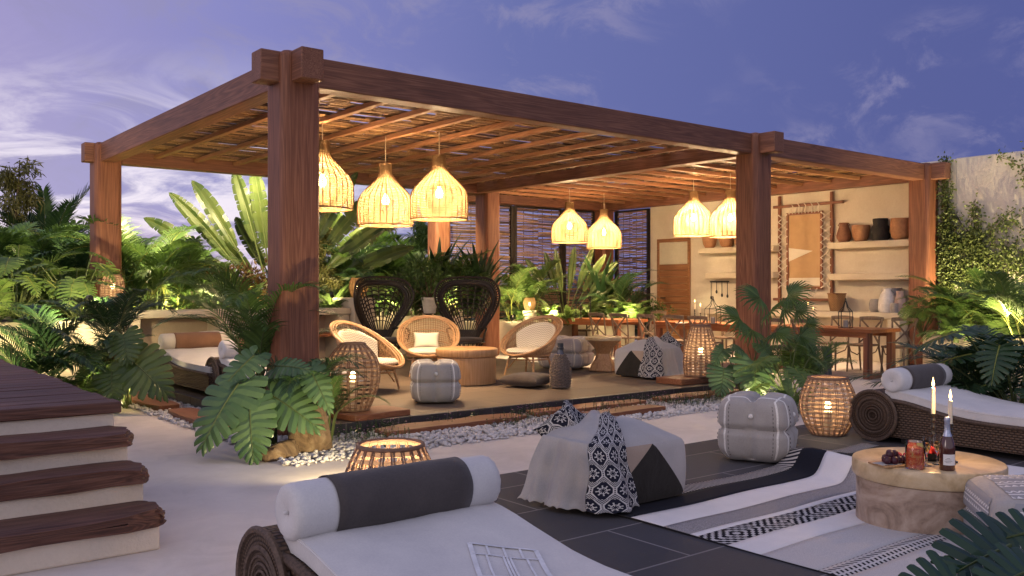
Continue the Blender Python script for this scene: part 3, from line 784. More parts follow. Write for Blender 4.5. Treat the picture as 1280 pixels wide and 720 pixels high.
# ------------------------------------------------------------------ daybeds with bolsters
def top_z(s):                                        # side profile of the wicker body, s metres from the head
    return .295 + .13 * math.exp(-(s / .50) ** 2) if s > 0 else .425
COILM = plain('wicker coil', (.10, .065, .045), .6, var=.5, nscale=60, bstr=1.0)
def daybed(label, loc, L=2.3, rz=0):
    t = empty('daybed', label, 'daybed', loc, rz, 'wicker daybeds with linen mattresses')
    W = 1.02; n = 36; rnk = 0.055
    # body: a closed strip of the side profile, extruded across
    prof = []
    for i in range(n + 1): s = L * i / n; prof.append((-s + .02, max(.10, top_z(s) - .0)))
    foot = prof[-1]
    pts = prof + [(foot[0] - .03, foot[1] - .03), (foot[0] - .03, .09), (foot[0] + .02, .06), (.05, .06), (.12, .2), (.08, .38)]
    m = len(pts); per = [0]
    for i in range(m): per.append(per[-1] + (V(pts[(i + 1) % m]) - V(pts[i])).length)
    b = MB()
    for i in range(m):
        j = (i + 1) % m; (y0, z0), (y1, z1) = pts[i], pts[j]
        b.add([(0, y0, z0), (W, y0, z0), (W, y1, z1), (0, y1, z1)], [(0, 1, 2, 3)], 0, [(0, per[i] * 45), (W * 22, per[i] * 45), (W * 22, per[i+1] * 45), (0, per[i+1] * 45)])
    for x, flip in ((0, 0), (W, 1)):
        for i in range(n):
            (y0, z0), (y1, z1) = prof[i], prof[i+1]
            vs = [(x, y0, z0), (x, y1, z1), (x, y1, .06), (x, y0, .06)]
            b.add(vs, [(0, 1, 2, 3) if flip else (3, 2, 1, 0)], 0, [(-y0 * 22, z0 * 45), (-y1 * 22, z1 * 45), (-y1 * 22, .06 * 45), (-y0 * 22, .06 * 45)])
    b.build('wicker_base', WICKER, t, smooth=30)
    # rope edging along the top of each side
    e = MB()
    for x in (-.004, W + .004): e.tube([(x, y, z - .012) for y, z in prof], .021, 8)
    e.build('wicker_edging', plain('wicker edging', (.085, .055, .038), .6, var=.5, nscale=60, bstr=1.0), t)
    # scroll at the head
    sc = MB(); k = 40; cy, cz, r = .16, .252, .245
    for i in range(k):
        a0, a1 = 2*pi*i/k, 2*pi*(i+1)/k
        sc.add([(-.03, cy + r*cos(a0), cz + r*sin(a0)), (W + .03, cy + r*cos(a0), cz + r*sin(a0)), (W + .03, cy + r*cos(a1), cz + r*sin(a1)), (-.03, cy + r*cos(a1), cz + r*sin(a1))], [(0, 1, 2, 3)], 0,
               [(0, a0*r*45), (W*22, a0*r*45), (W*22, a1*r*45), (0, a1*r*45)])
    for x, fl in ((-.03, 1), (W + .03, 0)):
        sc.grid(lambda u, v: (x + (.012 if fl else -.012) * (v < .3), cy + r * v * cos(u * 2 * pi), cz + r * v * sin(u * 2 * pi)), 40, 8, 0, lambda u, v: (u * 70, v * 11.5))
    so_ = sc.build('scroll', WICKER, t, smooth=40)
    for x in (-.032, W + .032):
        cr = MB()
        for rr, tr in ((.24, .016), (.165, .012), (.13, .006), (.10, .006), (.07, .006), (.04, .006)):
            cr.tube([(x, cy + rr*cos(2*pi*i/32), cz + rr*sin(2*pi*i/32)) for i in range(32)], tr, 6, True)
        cr.build('coil', COILM, so_)
    # mattress following the profile
    mt = MB(); T = .075; nu, nv = 10, 40; w0, w1 = .02, W - .02; S0, S1 = -.06, L - .04
    def f(p):
        s = S0 + (S1 - S0) * (p.y * .5 + .5); rnd_ = min(1, max(0, (p.y + 1) * 6)); 
        x = W / 2 + p.x * (w1 - w0) / 2
        zz = top_z(max(s, .0)) + .004 + T * (p.z * .5 + .5)
        edge = max(abs(p.x), abs(p.y)); zz += .014 * (p.z > 0) * (1 - abs(p.x) ** 4) + (.010 * noise.noise(V((x * 3, s * 2.2, 0))) + .004 * noise.noise(V((x * 9, s * 7, 3)))) * (p.z > 0)
        return (x, -s, zz)
    mt.cube(f, 24)
    mo = mt.build('mattress', WHITE_LINEN, t, smooth=40, bevel=.025, seg=3)
    pp = MB()
    for x in (w0 - .001, w1 + .001): pp.tube([(x, -s, top_z(max(s, 0)) + .004 + T * .90) for s in [S0 + .03 + (S1 - S0 - .06) * i / 40 for i in range(41)]], .0045, 5)
    pp.build('piping', WHITE_LINEN, mo)
    for x in (.08, W - .08):
        for y in (-.12, -L + .12): MB().box(x - .03, y - .03, 0, x + .03, y + .03, .07).build('foot', BLACK_CANE, t, smooth=0)
    return t
def bolster(label, loc, sleeve, rz=0, white=None, L=1.0, r=.117):
    t = empty('bolster', label, 'bolster', loc, rz, 'rolled bolsters on the daybeds'); white = white or WHITE_LINEN
    b = MB(); n = 40
    prof = [(0.0, 0.008), (.012, .004), (.02, .0), (r * .45, -.006), (r * .8, -.010), (r * .95, .004), (r, .03)] + [(r * (1 + .012 * sin(x * 9)), x) for x in (.1, .2, .3, .4, .5, .6, .7, .8, .9)] + [(r, L - .03), (r * .95, L - .004), (r * .8, L + .01), (r * .4, L + .005), (.0, L - .004)]
    for a in range(len(prof)): pass
    vs = []
    for q, x in prof:
        for k in range(n):
            a = 2*pi*k/n; rr = q * (1 + .010 * noise.noise(V((cos(a) * 2.2, sin(a) * 2.2, x * 6))) * (q > r * .3) + .022 * sin(a * 15) * (r * .3 < q < r * .97))
            vs.append((x, rr * cos(a), rr * sin(a)))
    fs = [(j*n+k, (j+1)*n+k, (j+1)*n+(k+1) % n, j*n+(k+1) % n) for j in range(len(prof)-1) for k in range(n)]
    b.add(vs, fs); b.build('cushion', white, t, smooth=60)
    s = MB(); vs = []; xs = [.17 + (L - .34) * i / 12 for i in range(13)]
    for x in xs:
        for k in range(n):
            a = 2*pi*k/n; rr = r + .0060 + .0035 * noise.noise(V((cos(a) * 2, sin(a) * 2, x * 7))); vs.append((x, rr * cos(a), rr * sin(a)))
    s.add(vs, [(j*n+k, (j+1)*n+k, (j+1)*n+(k+1) % n, j*n+(k+1) % n) for j in range(12) for k in range(n)])
    so_ = s.build('sleeve', sleeve, t, smooth=60); m = so_.modifiers.new('thick', 'SOLIDIFY'); m.thickness = .004
    for x in (-.004, L - .002):
        bt = MB(); bt.cube(lambda p: V((x + p.x * .005, 0, 0)) + p.normalized() * .008, 3); bt.build('button', white, t)
    return t
near = V((1.53, 3.39, .004))
daybed('white daybed closest to the camera, with a dark bolster', near)
bolster('charcoal bolster with white ends on the closest daybed', near + V((.0, -.02, .595)), TAUPE)
# woven outline motif on the near mattress, as thin tape appliqued on the linen
ap = MB()
def on_mat(x, s):
    px = (x - .51) / .49
    z = top_z(s) + .079 + .014 * (1 - abs(px) ** 4) + .010 * noise.noise(V((x * 3, s * 2.2, 0))) + .004 * noise.noise(V((x * 9, s * 7, 3)))
    return V((near.x + x, near.y - s, near.z + z + .005))
def tape(p, q, w=.007):
    n = 8; pts = [on_mat(p[0] + (q[0]-p[0])*i/n, p[1] + (q[1]-p[1])*i/n) for i in range(n+1)]
    d = (pts[-1] - pts[0]).normalized(); sd = V((-d.y, d.x, 0)).normalized() * w / 2
    for a, c in zip(pts, pts[1:]): ap.add([a - sd, a + sd, c + sd, c - sd], [(0, 1, 2, 3)])
AO, A1, A2 = V((.61, .42)), V((.215, .165)), V((-.26, .50))
def AP(u, v): q = AO + A1 * u + A2 * v; return (q.x, q.y)
for v in (0, .16, .5, .56, .62, 1): tape(AP(0, v), AP(1, v), .020 if v in (0, 1) else .010)
for u in (0, 1): tape(AP(u, 0), AP(u, 1), .020)
for u in (.25, .5, .75): tape(AP(u, 0), AP(u, .16), .010)
for u in (.2, .45, .5, .55, .8): tape(AP(u, .16), AP(u, .5), .009)
tag(ap.build('applique', plain('white tape', (.70, .705, .73), .9), smooth=0), 'white outlined grid motif stitched on the closest mattress', 'motif')
rt = V((8.24, 4.50, .004))
daybed('white daybed on the slate behind the candle table', rt)
bolster('charcoal bolster with white ends on the daybed behind the candles', rt + V((.0, -.02, .602)), TAUPE)
d3 = V((4.02, 13.15, .13))
daybed('cream daybed on the platform corner in front of the long counter', d3, 2.0)
BROWN = fabric('brown sleeve', (.26, .14, .08), (.20, .105, .06))
bolster('tan bolster with cream ends on the platform corner daybed', d3 + V((.0, -.08, .602)), BROWN, white=CREAM_LINEN)
d4 = V((4.10, 11.02, .13))
daybed('daybed mostly hidden behind the front post plants', d4, 1.95)
bolster('tan bolster peeking out beside the front post plants', d4 + V((.0, -.08, .602)), BROWN)

# ------------------------------------------------------------------ round tables
def table_top_mat():
    return W_PALE
def round_table(label, loc, r, h, shift, rb, mats, rim=.11):
    t = empty('round_table', label, 'table', loc, 0, 'drum shaped wooden tables')
    tp = MB(); tp.lathe([(r * .98, h - rim), (r, h - rim + .012), (r, h - .018), (r - .006, h - .006), (r - .02, h)], 64); tp.build('table_top', mats[0], t, smooth=40)
    b = MB(); n = 64; vs = []
    lv = [(0, rb, 1.0), (.25, rb + (r*.955-rb)*.10, .86), (.6, rb + (r*.955-rb)*.45, .48), (.92, r*.945, .0), (.97, r*.94, .0), (1.0, r*.90, .0)]
    for q, rr, sh in lv:
        for k in range(n):
            a = 2*pi*k/n; vs.append((shift.x * sh + rr*cos(a), shift.y * sh + rr*sin(a), q * (h - rim)))
    b.add(vs, [(j*n+k, j*n+(k+1) % n, (j+1)*n+(k+1) % n, (j+1)*n+k) for j in range(len(lv)-1) for k in range(n)])
    b.build('pedestal', mats[1], t, smooth=40); return t
def burl(name, cs, rough=.3):
    m, t = mat(name); v = objc(t); n = noise_(t, v, 2.6, 7, .62, 2.6); f = noise_(t, v, 22, 4, .6, 1.0)
    finish(t, t.ramp(t.m('ADD', t.m('MULTIPLY', n, .85), t.m('MULTIPLY', f, .15)), cs), rough, n, .08, .006, .45); return m
W_BURL = burl('burl pedestal', [(.32, (.17, .115, .08)), (.47, (.36, .265, .20)), (.56, (.44, .34, .265)), (.7, (.52, .42, .34))])
W_PALE = burl('pale burl top', [(.32, (.36, .25, .13)), (.5, (.56, .42, .24)), (.66, (.66, .52, .33))])
tc = cw(2.68, 5.78, .012)
s_ = cw(-.07, -.02)
round_table('pale drum table on the striped rug with candles and drinks', tc, .457, .385, s_, .375, (W_PALE, W_BURL))
W_HONEY = wood('honey drum table', (.26, .13, .055), (.44, .25, .115), (.56, .35, .18), 2, .4, .8, .08)
t2 = cw(-.655, 12.98, .132)
round_table('honey wood drum table in the middle of the lounge', t2, .45, .50, V((0, 0, 0)), .42, (W_HONEY, W_HONEY))

# ------------------------------------------------------------------ poufs, cushions, ottomans
def pouf(label, loc, w, h, m, rz, trim=TRIM, name='pouf'):
    t = empty(name, label, 'pouf', loc, rz, 'quilted square poufs')
    b = MB(); N = 28
    def f(p):
        q = V(p); a = max(abs(q.x), abs(q.y))
        # soften the cube
        g = V((q.x, q.y, q.z)); L = (abs(g.x)**5 + abs(g.y)**5 + abs(g.z)**5) ** .2; g /= L
        s = 1.0
        g.x *= 1 + .04 * (1 - q.z**2) ; g.y *= 1 + .04 * (1 - q.z**2)
        waist = .12 * math.exp(-(q.z / .10) ** 2)
        cx = .085 * math.exp(-(q.x / .10) ** 2); cy = .085 * math.exp(-(q.y / .10) ** 2)
        side = abs(q.z) < .98
        if abs(q.x) > .98 : g.x *= 1 - waist - cy
        if abs(q.y) > .98 : g.y *= 1 - waist - cx
        if q.z > .98: g.z -= .20 * math.exp(-(q.x / .13) ** 2) * (1 - .3*q.y*q.y) + .20 * math.exp(-(q.y / .13) ** 2) * (1 - .3*q.x*q.x)
        nz = .02 * noise.noise(V((q.x * 2.2 + loc.x, q.y * 2.2, q.z * 2.2 + loc.y)))
        g *= 1 + nz
        return (g.x * w / 2, g.y * w / 2, h / 2 + g.z * h / 2)
    def mi(c, ax):
        if ax == 2: o1, o2 = abs(c.x), abs(c.y); return 1 if (.72 < o1 < .80 and c.z > 0) or (.72 < o2 < .80 and c.z > 0) else 0
        o1 = abs(c.y if ax == 0 else c.x); return 1 if .72 < o1 < .80 else 0
    b.cube(f, N, mi); b.build('cushion', [m, trim], t, smooth=70)
    st = MB()                                        # stitched seam on each side of the braid
    for sx in (-1, 1):
        for sy in (-1, 1):
            for ax in (0, 1):
                for k in range(14):
                    z0 = -.86 + k * .123; pts = []
                    for dz in (0, .06):
                        q = V((sx, .62 * sy, z0 + dz)) if ax == 0 else V((.62 * sx, sy, z0 + dz)); pts.append(V(f(q)))
                    out = V((sx, 0, 0)) if ax == 0 else V((0, sy, 0)); pts = [p + out * .003 for p in pts]
                    st.tube(pts, .0028, 3)
    st.build('stitching', plain('dark thread', (.12, .11, .11), .9) if m is GREY_LINEN else TRIM, t)
    for sx, sy in ((1, 0), (-1, 0), (0, 1), (0, -1)):
        q = V(f(V((sx if sx else .0, sy if sy else .0, .42)))); o = V((sx, sy, 0))
        bt = MB(); bt.cube(lambda p: q + o * .012 + p.normalized() * .022, 4); bt.build('button', trim, t)
    return t
def p_at(px, py, z, dd=0): q = gp(px, py, z); return q
pouf('grey quilted pouf with white braid on the slate, beside the pot lantern', cw(2.16, 7.86, .006), .60, .57, GREY_LINEN, face(-.52, -1))
pouf('pale grey pouf on the platform in front of the drum table', cw(-.93, 10.85, .132), .58, .50, GREY_LINEN, face(.12, -1))
pouf('large oat coloured pouf behind the wicker bottle', cw(.93, 15.45, .132), .82, .54, OAT_LINEN, face(-.45, -1), trim=CREAM_LINEN)

def geo_band(name, dark, light, k=1.0):
    """hexagon lattice with a small rosette in every cell (woven border)"""
    m, t = mat(name); c = t.node('ShaderNodeTexCoord').outputs['UV']
    s = t.node('ShaderNodeSeparateXYZ', {0: c}); x = t.m('MULTIPLY', s.outputs[0], k); y = t.m('MULTIPLY', s.outputs[1], k)
    row = t.m('FLOOR', y); sh = t.m('MULTIPLY', t.m('MODULO', t.m('ABSOLUTE', row), 2), .5)
    fx = t.m('SUBTRACT', t.m('FRACT', t.m('ADD', x, sh)), .5); fy = t.m('SUBTRACT', t.m('FRACT', y), .5)
    ax = t.m('ABSOLUTE', fx); ay = t.m('ABSOLUTE', fy)
    hexd = t.m('MAXIMUM', t.m('ADD', t.m('MULTIPLY', ax, .8), t.m('MULTIPLY', ay, .62)), t.m('MULTIPLY', ax, 1.0))
    line = t.m('LESS_THAN', t.m('ABSOLUTE', t.m('SUBTRACT', hexd, .44)), .028)
    line2 = t.m('MULTIPLY', t.m('GREATER_THAN', hexd, .47), t.m('GREATER_THAN', t.m('SINE', t.m('MULTIPLY', t.m('ADD', ax, ay), 60)), .2))
    ang = t.m('ARCTAN2', fy, fx); rad = t.m('SQRT', t.m('ADD', t.m('MULTIPLY', fx, fx), t.m('MULTIPLY', fy, fy)))
    pet = t.m('MULTIPLY', t.m('GREATER_THAN', t.m('SINE', t.m('MULTIPLY', ang, 8)), .55), t.m('MULTIPLY', t.m('GREATER_THAN', rad, .07), t.m('LESS_THAN', rad, .31)))
    ring = t.m('LESS_THAN', t.m('ABSOLUTE', t.m('SUBTRACT', rad, .17)), .018)
    k1 = t.m('MAXIMUM', t.m('MAXIMUM', line, line2), t.m('MAXIMUM', pet, ring))
    w = noise_(t, c, 90, 2); k1 = t.m('MULTIPLY', k1, t.m('ADD', .7, t.m('MULTIPLY', w, .5)))
    finish(t, t.mix(k1, dark, light), .95, k1, .15, .003, .1); return m
BAND = geo_band('woven rosette band', (.018, .020, .035), (.56, .55, .55))
THROW = fabric('throw linen', (.37, .36, .36), (.30, .295, .30), 180)
TRI_DARK = fabric('charcoal weave', (.030, .027, .024), (.018, .016, .015), 320, .6)
TRI_PALE = fabric('pale patch', (.43, .42, .425), (.36, .355, .36))
TRI_TAN = fabric('blush patch', (.40, .32, .26), (.33, .26, .21))
def ottoman(label, tlabel, loc, rz, w=.87, h=.42, mx=1, dp=.58):
    """patchwork cube; local corner (-x,-y) carries the throw (mx=-1 mirrors it)"""
    t = empty('ottoman', label, 'ottoman', loc, rz, 'patchwork ottomans with woven throws'); H2 = w / 2; D2 = dp / 2
    def sp(p):
        g = V(p); L = (abs(g.x)**16 + abs(g.y)**16 + abs(g.z)**16) ** (1/16); g /= L
        bul = 1 + .035 * (1 - p.z * p.z) * (1 if abs(p.z) < .99 else 0)
        return V((mx * g.x * H2 * bul, g.y * D2 * bul, h / 2 + g.z * h / 2 + (.15 * (1 - p.x**2) * (1 - p.y**2) if p.z > .99 else 0)))
    groups = {'dark_panel': MB(), 'pale_panel': MB(), 'tan_panel': MB()}; N = 14
    def tri(fn, a, b_, c_, k):
        a, b_, c_ = V((*a, 0)), V((*b_, 0)), V((*c_, 0)); vs = []; fs = []; ix = {}
        for i in range(N + 1):
            for j in range(N + 1 - i): ix[i, j] = len(vs); q = a + (b_ - a) * (i / N) + (c_ - a) * (j / N); vs.append(sp(V(fn(q.x, q.y))))
        for i in range(N):
            for j in range(N - i):
                fs.append((ix[i, j], ix[i+1, j], ix[i, j+1]))
                if j < N - i - 1: fs.append((ix[i+1, j], ix[i+1, j+1], ix[i, j+1]))
        if mx < 0: fs = [f[::-1] for f in fs]
        groups[k].add(vs, fs)
    for fn, A, B, C_ in ((lambda u, v: (u, -1, v), 'dark_panel', 'pale_panel', 'tan_panel'), (lambda u, v: (-u, 1, v), 'dark_panel', 'pale_panel', 'tan_panel'), (lambda u, v: (1, u, v), 'tan_panel', 'dark_panel', 'pale_panel'), (lambda u, v: (-1, -u, v), 'dark_panel', 'tan_panel', 'pale_panel')):
        tri(fn, (-1, -1), (1, -1), (.2, .97), A); tri(fn, (1, -1), (1, 1), (.2, .97), B); tri(fn, (-1, -1), (.2, .97), (-1, 1), C_); tri(fn, (.2, .97), (1, 1), (-1, 1), B)
    top = lambda u, v: (u, v, 1)
    tri(top, (-1, -1), (1, -1), (.1, .0), 'pale_panel'); tri(top, (1, -1), (1, 1), (.1, .0), 'pale_panel'); tri(top, (1, 1), (-1, 1), (.1, .0), 'dark_panel'); tri(top, (-1, 1), (-1, -1), (.1, .0), 'tan_panel')
    for k, m in (('dark_panel', TRI_DARK), ('pale_panel', TRI_PALE), ('tan_panel', TRI_TAN)): groups[k].build(k, m, t, smooth=50)
    # the throw walks round the near corner: q along the perimeter, s from the floor hem up the side and over the top
    r = .15; E = H2 + .015; F = D2 + .015; LY = 2 * F - r - .04
    segs = [(LY, 'y'), (r * pi / 2, 'c'), (.10, 'x')]; tot = sum(a for a, _ in segs)
    def per(q):
        d = q * tot
        if d < LY: return V((-E, F - .04 - d, 0)), V((-1, 0, 0))
        d -= LY
        if d < r * pi / 2:
            a = pi + d / r; c = V((-E + r, -F + r, 0)); n = V((cos(a), sin(a), 0)); return c + n * r, n
        d -= r * pi / 2; return V((-E + r + d, -F, 0)), V((0, -1, 0))
    Ls = h + .06; Lt = .50
    def cloth(u, v):
        s = v * (Ls + Lt); p, n = per(u); tg = V((-n.y, n.x, 0))
        fl = max(0, 1 - s / Ls); wr = (.020 * sin(u * 17 + .6) + .014 * sin(u * 37 + 1.7 + s * 4)) * (.15 + fl)
        out = .012 + wr + .05 * fl ** 2.2 + (.075 * fl ** 1.5 if u < .42 else .075 * fl ** 1.5 * max(0, 1 - (u - .42) * 2.2)) + .012 * (1 + sin(u * 9 + s * 7)) * (s < Ls)
        p = p + tg * (.16 * fl ** 1.3 * max(0, u - .45) - .06 * fl * (1 - u) + .012 * sin(s * 17 + u * 5))
        if s < Ls:
            z = s * .97 if s > .06 else .014 + .014 * abs(sin(u * 41)) + s * .6
            k = max(0, (s - Ls + .10) / .10); return V(((p + n * (out - .03 * k * k)).x * mx, (p + n * (out - .03 * k * k)).y, max(z, .014)))
        k = (s - Ls) / Lt; c = V((.05, .12, 0)); q = p.lerp(c, k * .80) - n * .02 * min(1, k * 8)
        uu, vv = min(1, abs(q.x) / H2), min(1, abs(q.y) / D2)
        z = h + .020 + .15 * (1 - uu**2) * (1 - vv**2) + .016 * sin(u * 13 + k * 6) * k + .02 * sin(k * 9 + u * 4) * k + .02 * min(1, k * 6)
        return V((q.x * mx, q.y, z))
    c = empty('throw', tlabel, 'throw', loc, rz, 'grey throws with a woven band')
    def part(name, a, bb, m, nu):
        g = MB(); g.grid(lambda u, v: cloth(a + (bb - a) * u, v), nu, 52, 0, lambda u, v: ((a + (bb - a) * u) * tot * 11, v * (Ls + Lt) * 9.0))
        if mx < 0: g.f = [f[::-1] for f in g.f]; g.uv = {k: q[::-1] for k, q in g.uv.items()}
        o = g.build(name, m, c, smooth=180); sm = o.modifiers.new('thick', 'SOLIDIFY'); sm.thickness = .006; sm.offset = 1
        ss = o.modifiers.new('sub', 'SUBSURF'); ss.levels = ss.render_levels = 1
    part('linen', 0, .64, THROW, 56); part('band', .64, .99, BAND, 22)
    g = MB()
    def tongue(u, v):
        b0 = V((mx * (-E + .05 + .50 * u), D2 - .02 - .10 * u - .10 * sin(u * 5) * v, h + .03 + .06 * u))
        return b0 + V((mx * (-.10 * v + .05 * sin(u * 6 + 1) * v), .05 * v + .04 * sin(u * 9 + 2) * v, .20 * sin(v * 2.0) * (.25 + .75 * sin(min(1, u * 1.15) * pi) ** 1.2) + .02 * sin(u * 19 + v * 5) * v))
    g.grid(tongue, 28, 18, 0, lambda u, v: (u * 5.5, v * 3)); o = g.build('folded_end', BAND, c, smooth=180)
    sm = o.modifiers.new('thick', 'SOLIDIFY'); sm.thickness = .006
    g = MB()
    def tongue2(u, v): q = tongue(u * .9, 1.0); return q + V((mx * .10 * v * (1 - u), -.10 * v, -.19 * v ** 1.5 + .03 * sin(v * 5 + u * 8) * v))
    g.grid(tongue2, 20, 10, 0, lambda u, v: (u * 5, 3 + v * 2)); o = g.build('folded_end', BAND, c, smooth=180); sm = o.modifiers.new('thick', 'SOLIDIFY'); sm.thickness = .006
    return t
ottoman('patchwork ottoman on the slate with a charcoal front', 'throw with a navy rosette band over the front ottoman', V((4.535, 4.53, .016)), 0)
ottoman('patchwork ottoman on the platform near the tapered lantern', 'throw draped over the ottoman on the platform', cw(2.10, 13.95, .132), R(-90 + 8), .80, .42, -1, .62)

def floor_cushion(label, loc, w, d_, h, m, rz):
    b = MB()
    def f(p):
        e = (1 - abs(p.x) ** 3.2) * (1 - abs(p.y) ** 3.2); zz = h / 2 * (.12 + .88 * max(0, e) ** .55)
        k = 1 - .10 * (1 - abs(p.y)) * abs(p.x); k2 = 1 - .10 * (1 - abs(p.x)) * abs(p.y)
        return (p.x * w / 2 * k, p.y * d_ / 2 * k2, h / 2 + p.z * zz + .008 * noise.noise(V((p.x * 3, p.y * 3, loc.x))))
    b.cube(f, 20); o = b.build('cushion', m, smooth=70, loc=loc); o.rotation_euler.z = rz
    return tag(o, label, 'cushion')
floor_cushion('dark flat floor cushion lying left of the wicker bottle', cw(.22, 12.55, .132), .66, .60, .18, DARK_CUSHION, .4)

# patterned box pouf half outside the frame
def zig(name):
    m, t = mat(name); c = t.node('ShaderNodeTexCoord').outputs['UV']; s = t.node('ShaderNodeSeparateXYZ', {0: c})
    x, y = s.outputs[0], s.outputs[1]
    tri = t.m('ABSOLUTE', t.m('SUBTRACT', t.m('FRACT', t.m('MULTIPLY', x, 14)), .5))
    yy = t.m('MULTIPLY', t.m('FRACT', t.m('MULTIPLY', y, 3.0)), 6.0)
    a = t.m('MULTIPLY', t.m('LESS_THAN', yy, 1.0), t.m('GREATER_THAN', t.m('MULTIPLY', tri, 2), yy))
    b_ = t.m('MULTIPLY', t.m('GREATER_THAN', yy, 1.6), t.m('LESS_THAN', yy, 2.0))
    d_ = t.m('MULTIPLY', t.m('GREATER_THAN', yy, 2.6), t.m('MULTIPLY', t.m('LESS_THAN', yy, 3.6), t.m('LESS_THAN', t.m('ABSOLUTE', t.m('SUBTRACT', t.m('MULTIPLY', tri, 2), t.m('SUBTRACT', yy, 2.6))), .3)))
    k = t.m('MAXIMUM', a, t.m('MAXIMUM', b_, d_))
    finish(t, t.mix(k, (.30, .30, .315), (.66, .65, .65)), .9, k, .2, .004, .1); return m
ZIG = zig('zigzag weave')
t = empty('patterned_pouf', 'pale pouf with white zigzag weave behind the split leaf in the corner', 'pouf', cw(2.99, 5.0, .012), face(-.25, -1))
def fpp(p):
    g = V(p); L = (abs(g.x)**9 + abs(g.y)**9 + abs(g.z)**9) ** (1/9); g /= L
    k = 1 + .03 * (1 - p.z**2) - .05 * math.exp(-(p.z / .06) ** 2) * (abs(p.z) < .5)
    return V((g.x * .36 * k, g.y * .36 * k, .185 + g.z * .185 + (.03 * (1-p.x**2)*(1-p.y**2) if p.z > .98 else 0)))
body = MB(); body.cube(fpp, 20); body.build('cushion', GREY_LINEN, t, smooth=70)
pb = MB()
for ax, sg in ((1, -1), (0, -1)):
    pb.grid(lambda u, v: fpp(V(((u*1.5-.75), sg, v*1.9-.95)) if ax == 1 else V((sg, -(u*1.5-.75), v*1.9-.95))) + (V((0, sg, 0)) if ax == 1 else V((sg, 0, 0))) * .004, 16, 16)
pb.grid(lambda u, v: fpp(V((u*1.5-.75, v*1.8-.9, 1))) + V((0, 0, .004)), 16, 16)
pb.build('woven_panel', ZIG, t, smooth=70)

# ------------------------------------------------------------------ striped rug
def diamonds(name):
    m, t = mat(name); c = t.node('ShaderNodeTexCoord').outputs['UV']; s = t.node('ShaderNodeSeparateXYZ', {0: c})
    w = noise_(t, c, 60, 2); x = t.m('ADD', s.outputs[0], t.m('MULTIPLY', w, .02)); y = s.outputs[1]
    fx = t.m('ABSOLUTE', t.m('SUBTRACT', t.m('FRACT', t.m('MULTIPLY', x, 2.1)), .5)); fy = t.m('ABSOLUTE', t.m('SUBTRACT', y, .5))
    d = t.m('ADD', t.m('MULTIPLY', fx, 1.0), t.m('MULTIPLY', fy, .55))
    k = t.m('GREATER_THAN', t.m('SINE', t.m('ADD', t.m('MULTIPLY', d, 44), t.m('MULTIPLY', t.m('SINE', t.m('MULTIPLY', x, 190)), .7))), .15)
    finish(t, t.mix(k, (.015, .015, .022), (.50, .49, .49)), .95, k, .4, .004, .1); return m
def chevrons(name):
    m, t = mat(name); c = t.node('ShaderNodeTexCoord').outputs['UV']; s = t.node('ShaderNodeSeparateXYZ', {0: c})
    tri = t.m('ABSOLUTE', t.m('SUBTRACT', s.outputs[1], .5)); st = t.m('GREATER_THAN', t.m('SINE', t.m('MULTIPLY', t.m('ADD', s.outputs[0], t.m('MULTIPLY', tri, .10)), 150)), .1)
    dash = t.m('GREATER_THAN', t.m('SINE', t.m('MULTIPLY', s.outputs[1], 19)), -.5); k = t.m('MULTIPLY', st, dash)
    finish(t, t.mix(k, (.54, .53, .53), (.02, .02, .03)), .95, k, .4, .004, .1); return m
def ticks(name):
    m, t = mat(name); c = t.node('ShaderNodeTexCoord').outputs['UV']; s = t.node('ShaderNodeSeparateXYZ', {0: c})
    k = t.m('GREATER_THAN', t.m('SINE', t.m('MULTIPLY', s.outputs[0], 190)), .0)
    finish(t, t.mix(k, (.02, .02, .03), (.50, .46, .42)), .95, k, .4, .004, .1); return m
def heather(name, a, b):
    m, t = mat(name); n = noise_(t, objc(t), 170, 3, .7); finish(t, t.ramp(n, [(.4, a), (.6, b)]), .95, n, .5, .004, .1); return m
RUGW = fabric('rug white', (.76, .74, .74), (.68, .665, .67), 200)
RUGM = [ticks('rug ticks'), plain('rug navy', (.006, .007, .014), .95, var=.3, nscale=90), RUGW, heather('rug grey heather', (.20, .19, .20), (.40, .38, .38)), diamonds('rug diamonds'), heather('rug pale heather', (.46, .45, .46), (.58, .56, .55)), chevrons('rug chevrons'), plain('rug hem', (.02, .02, .025), .95)]
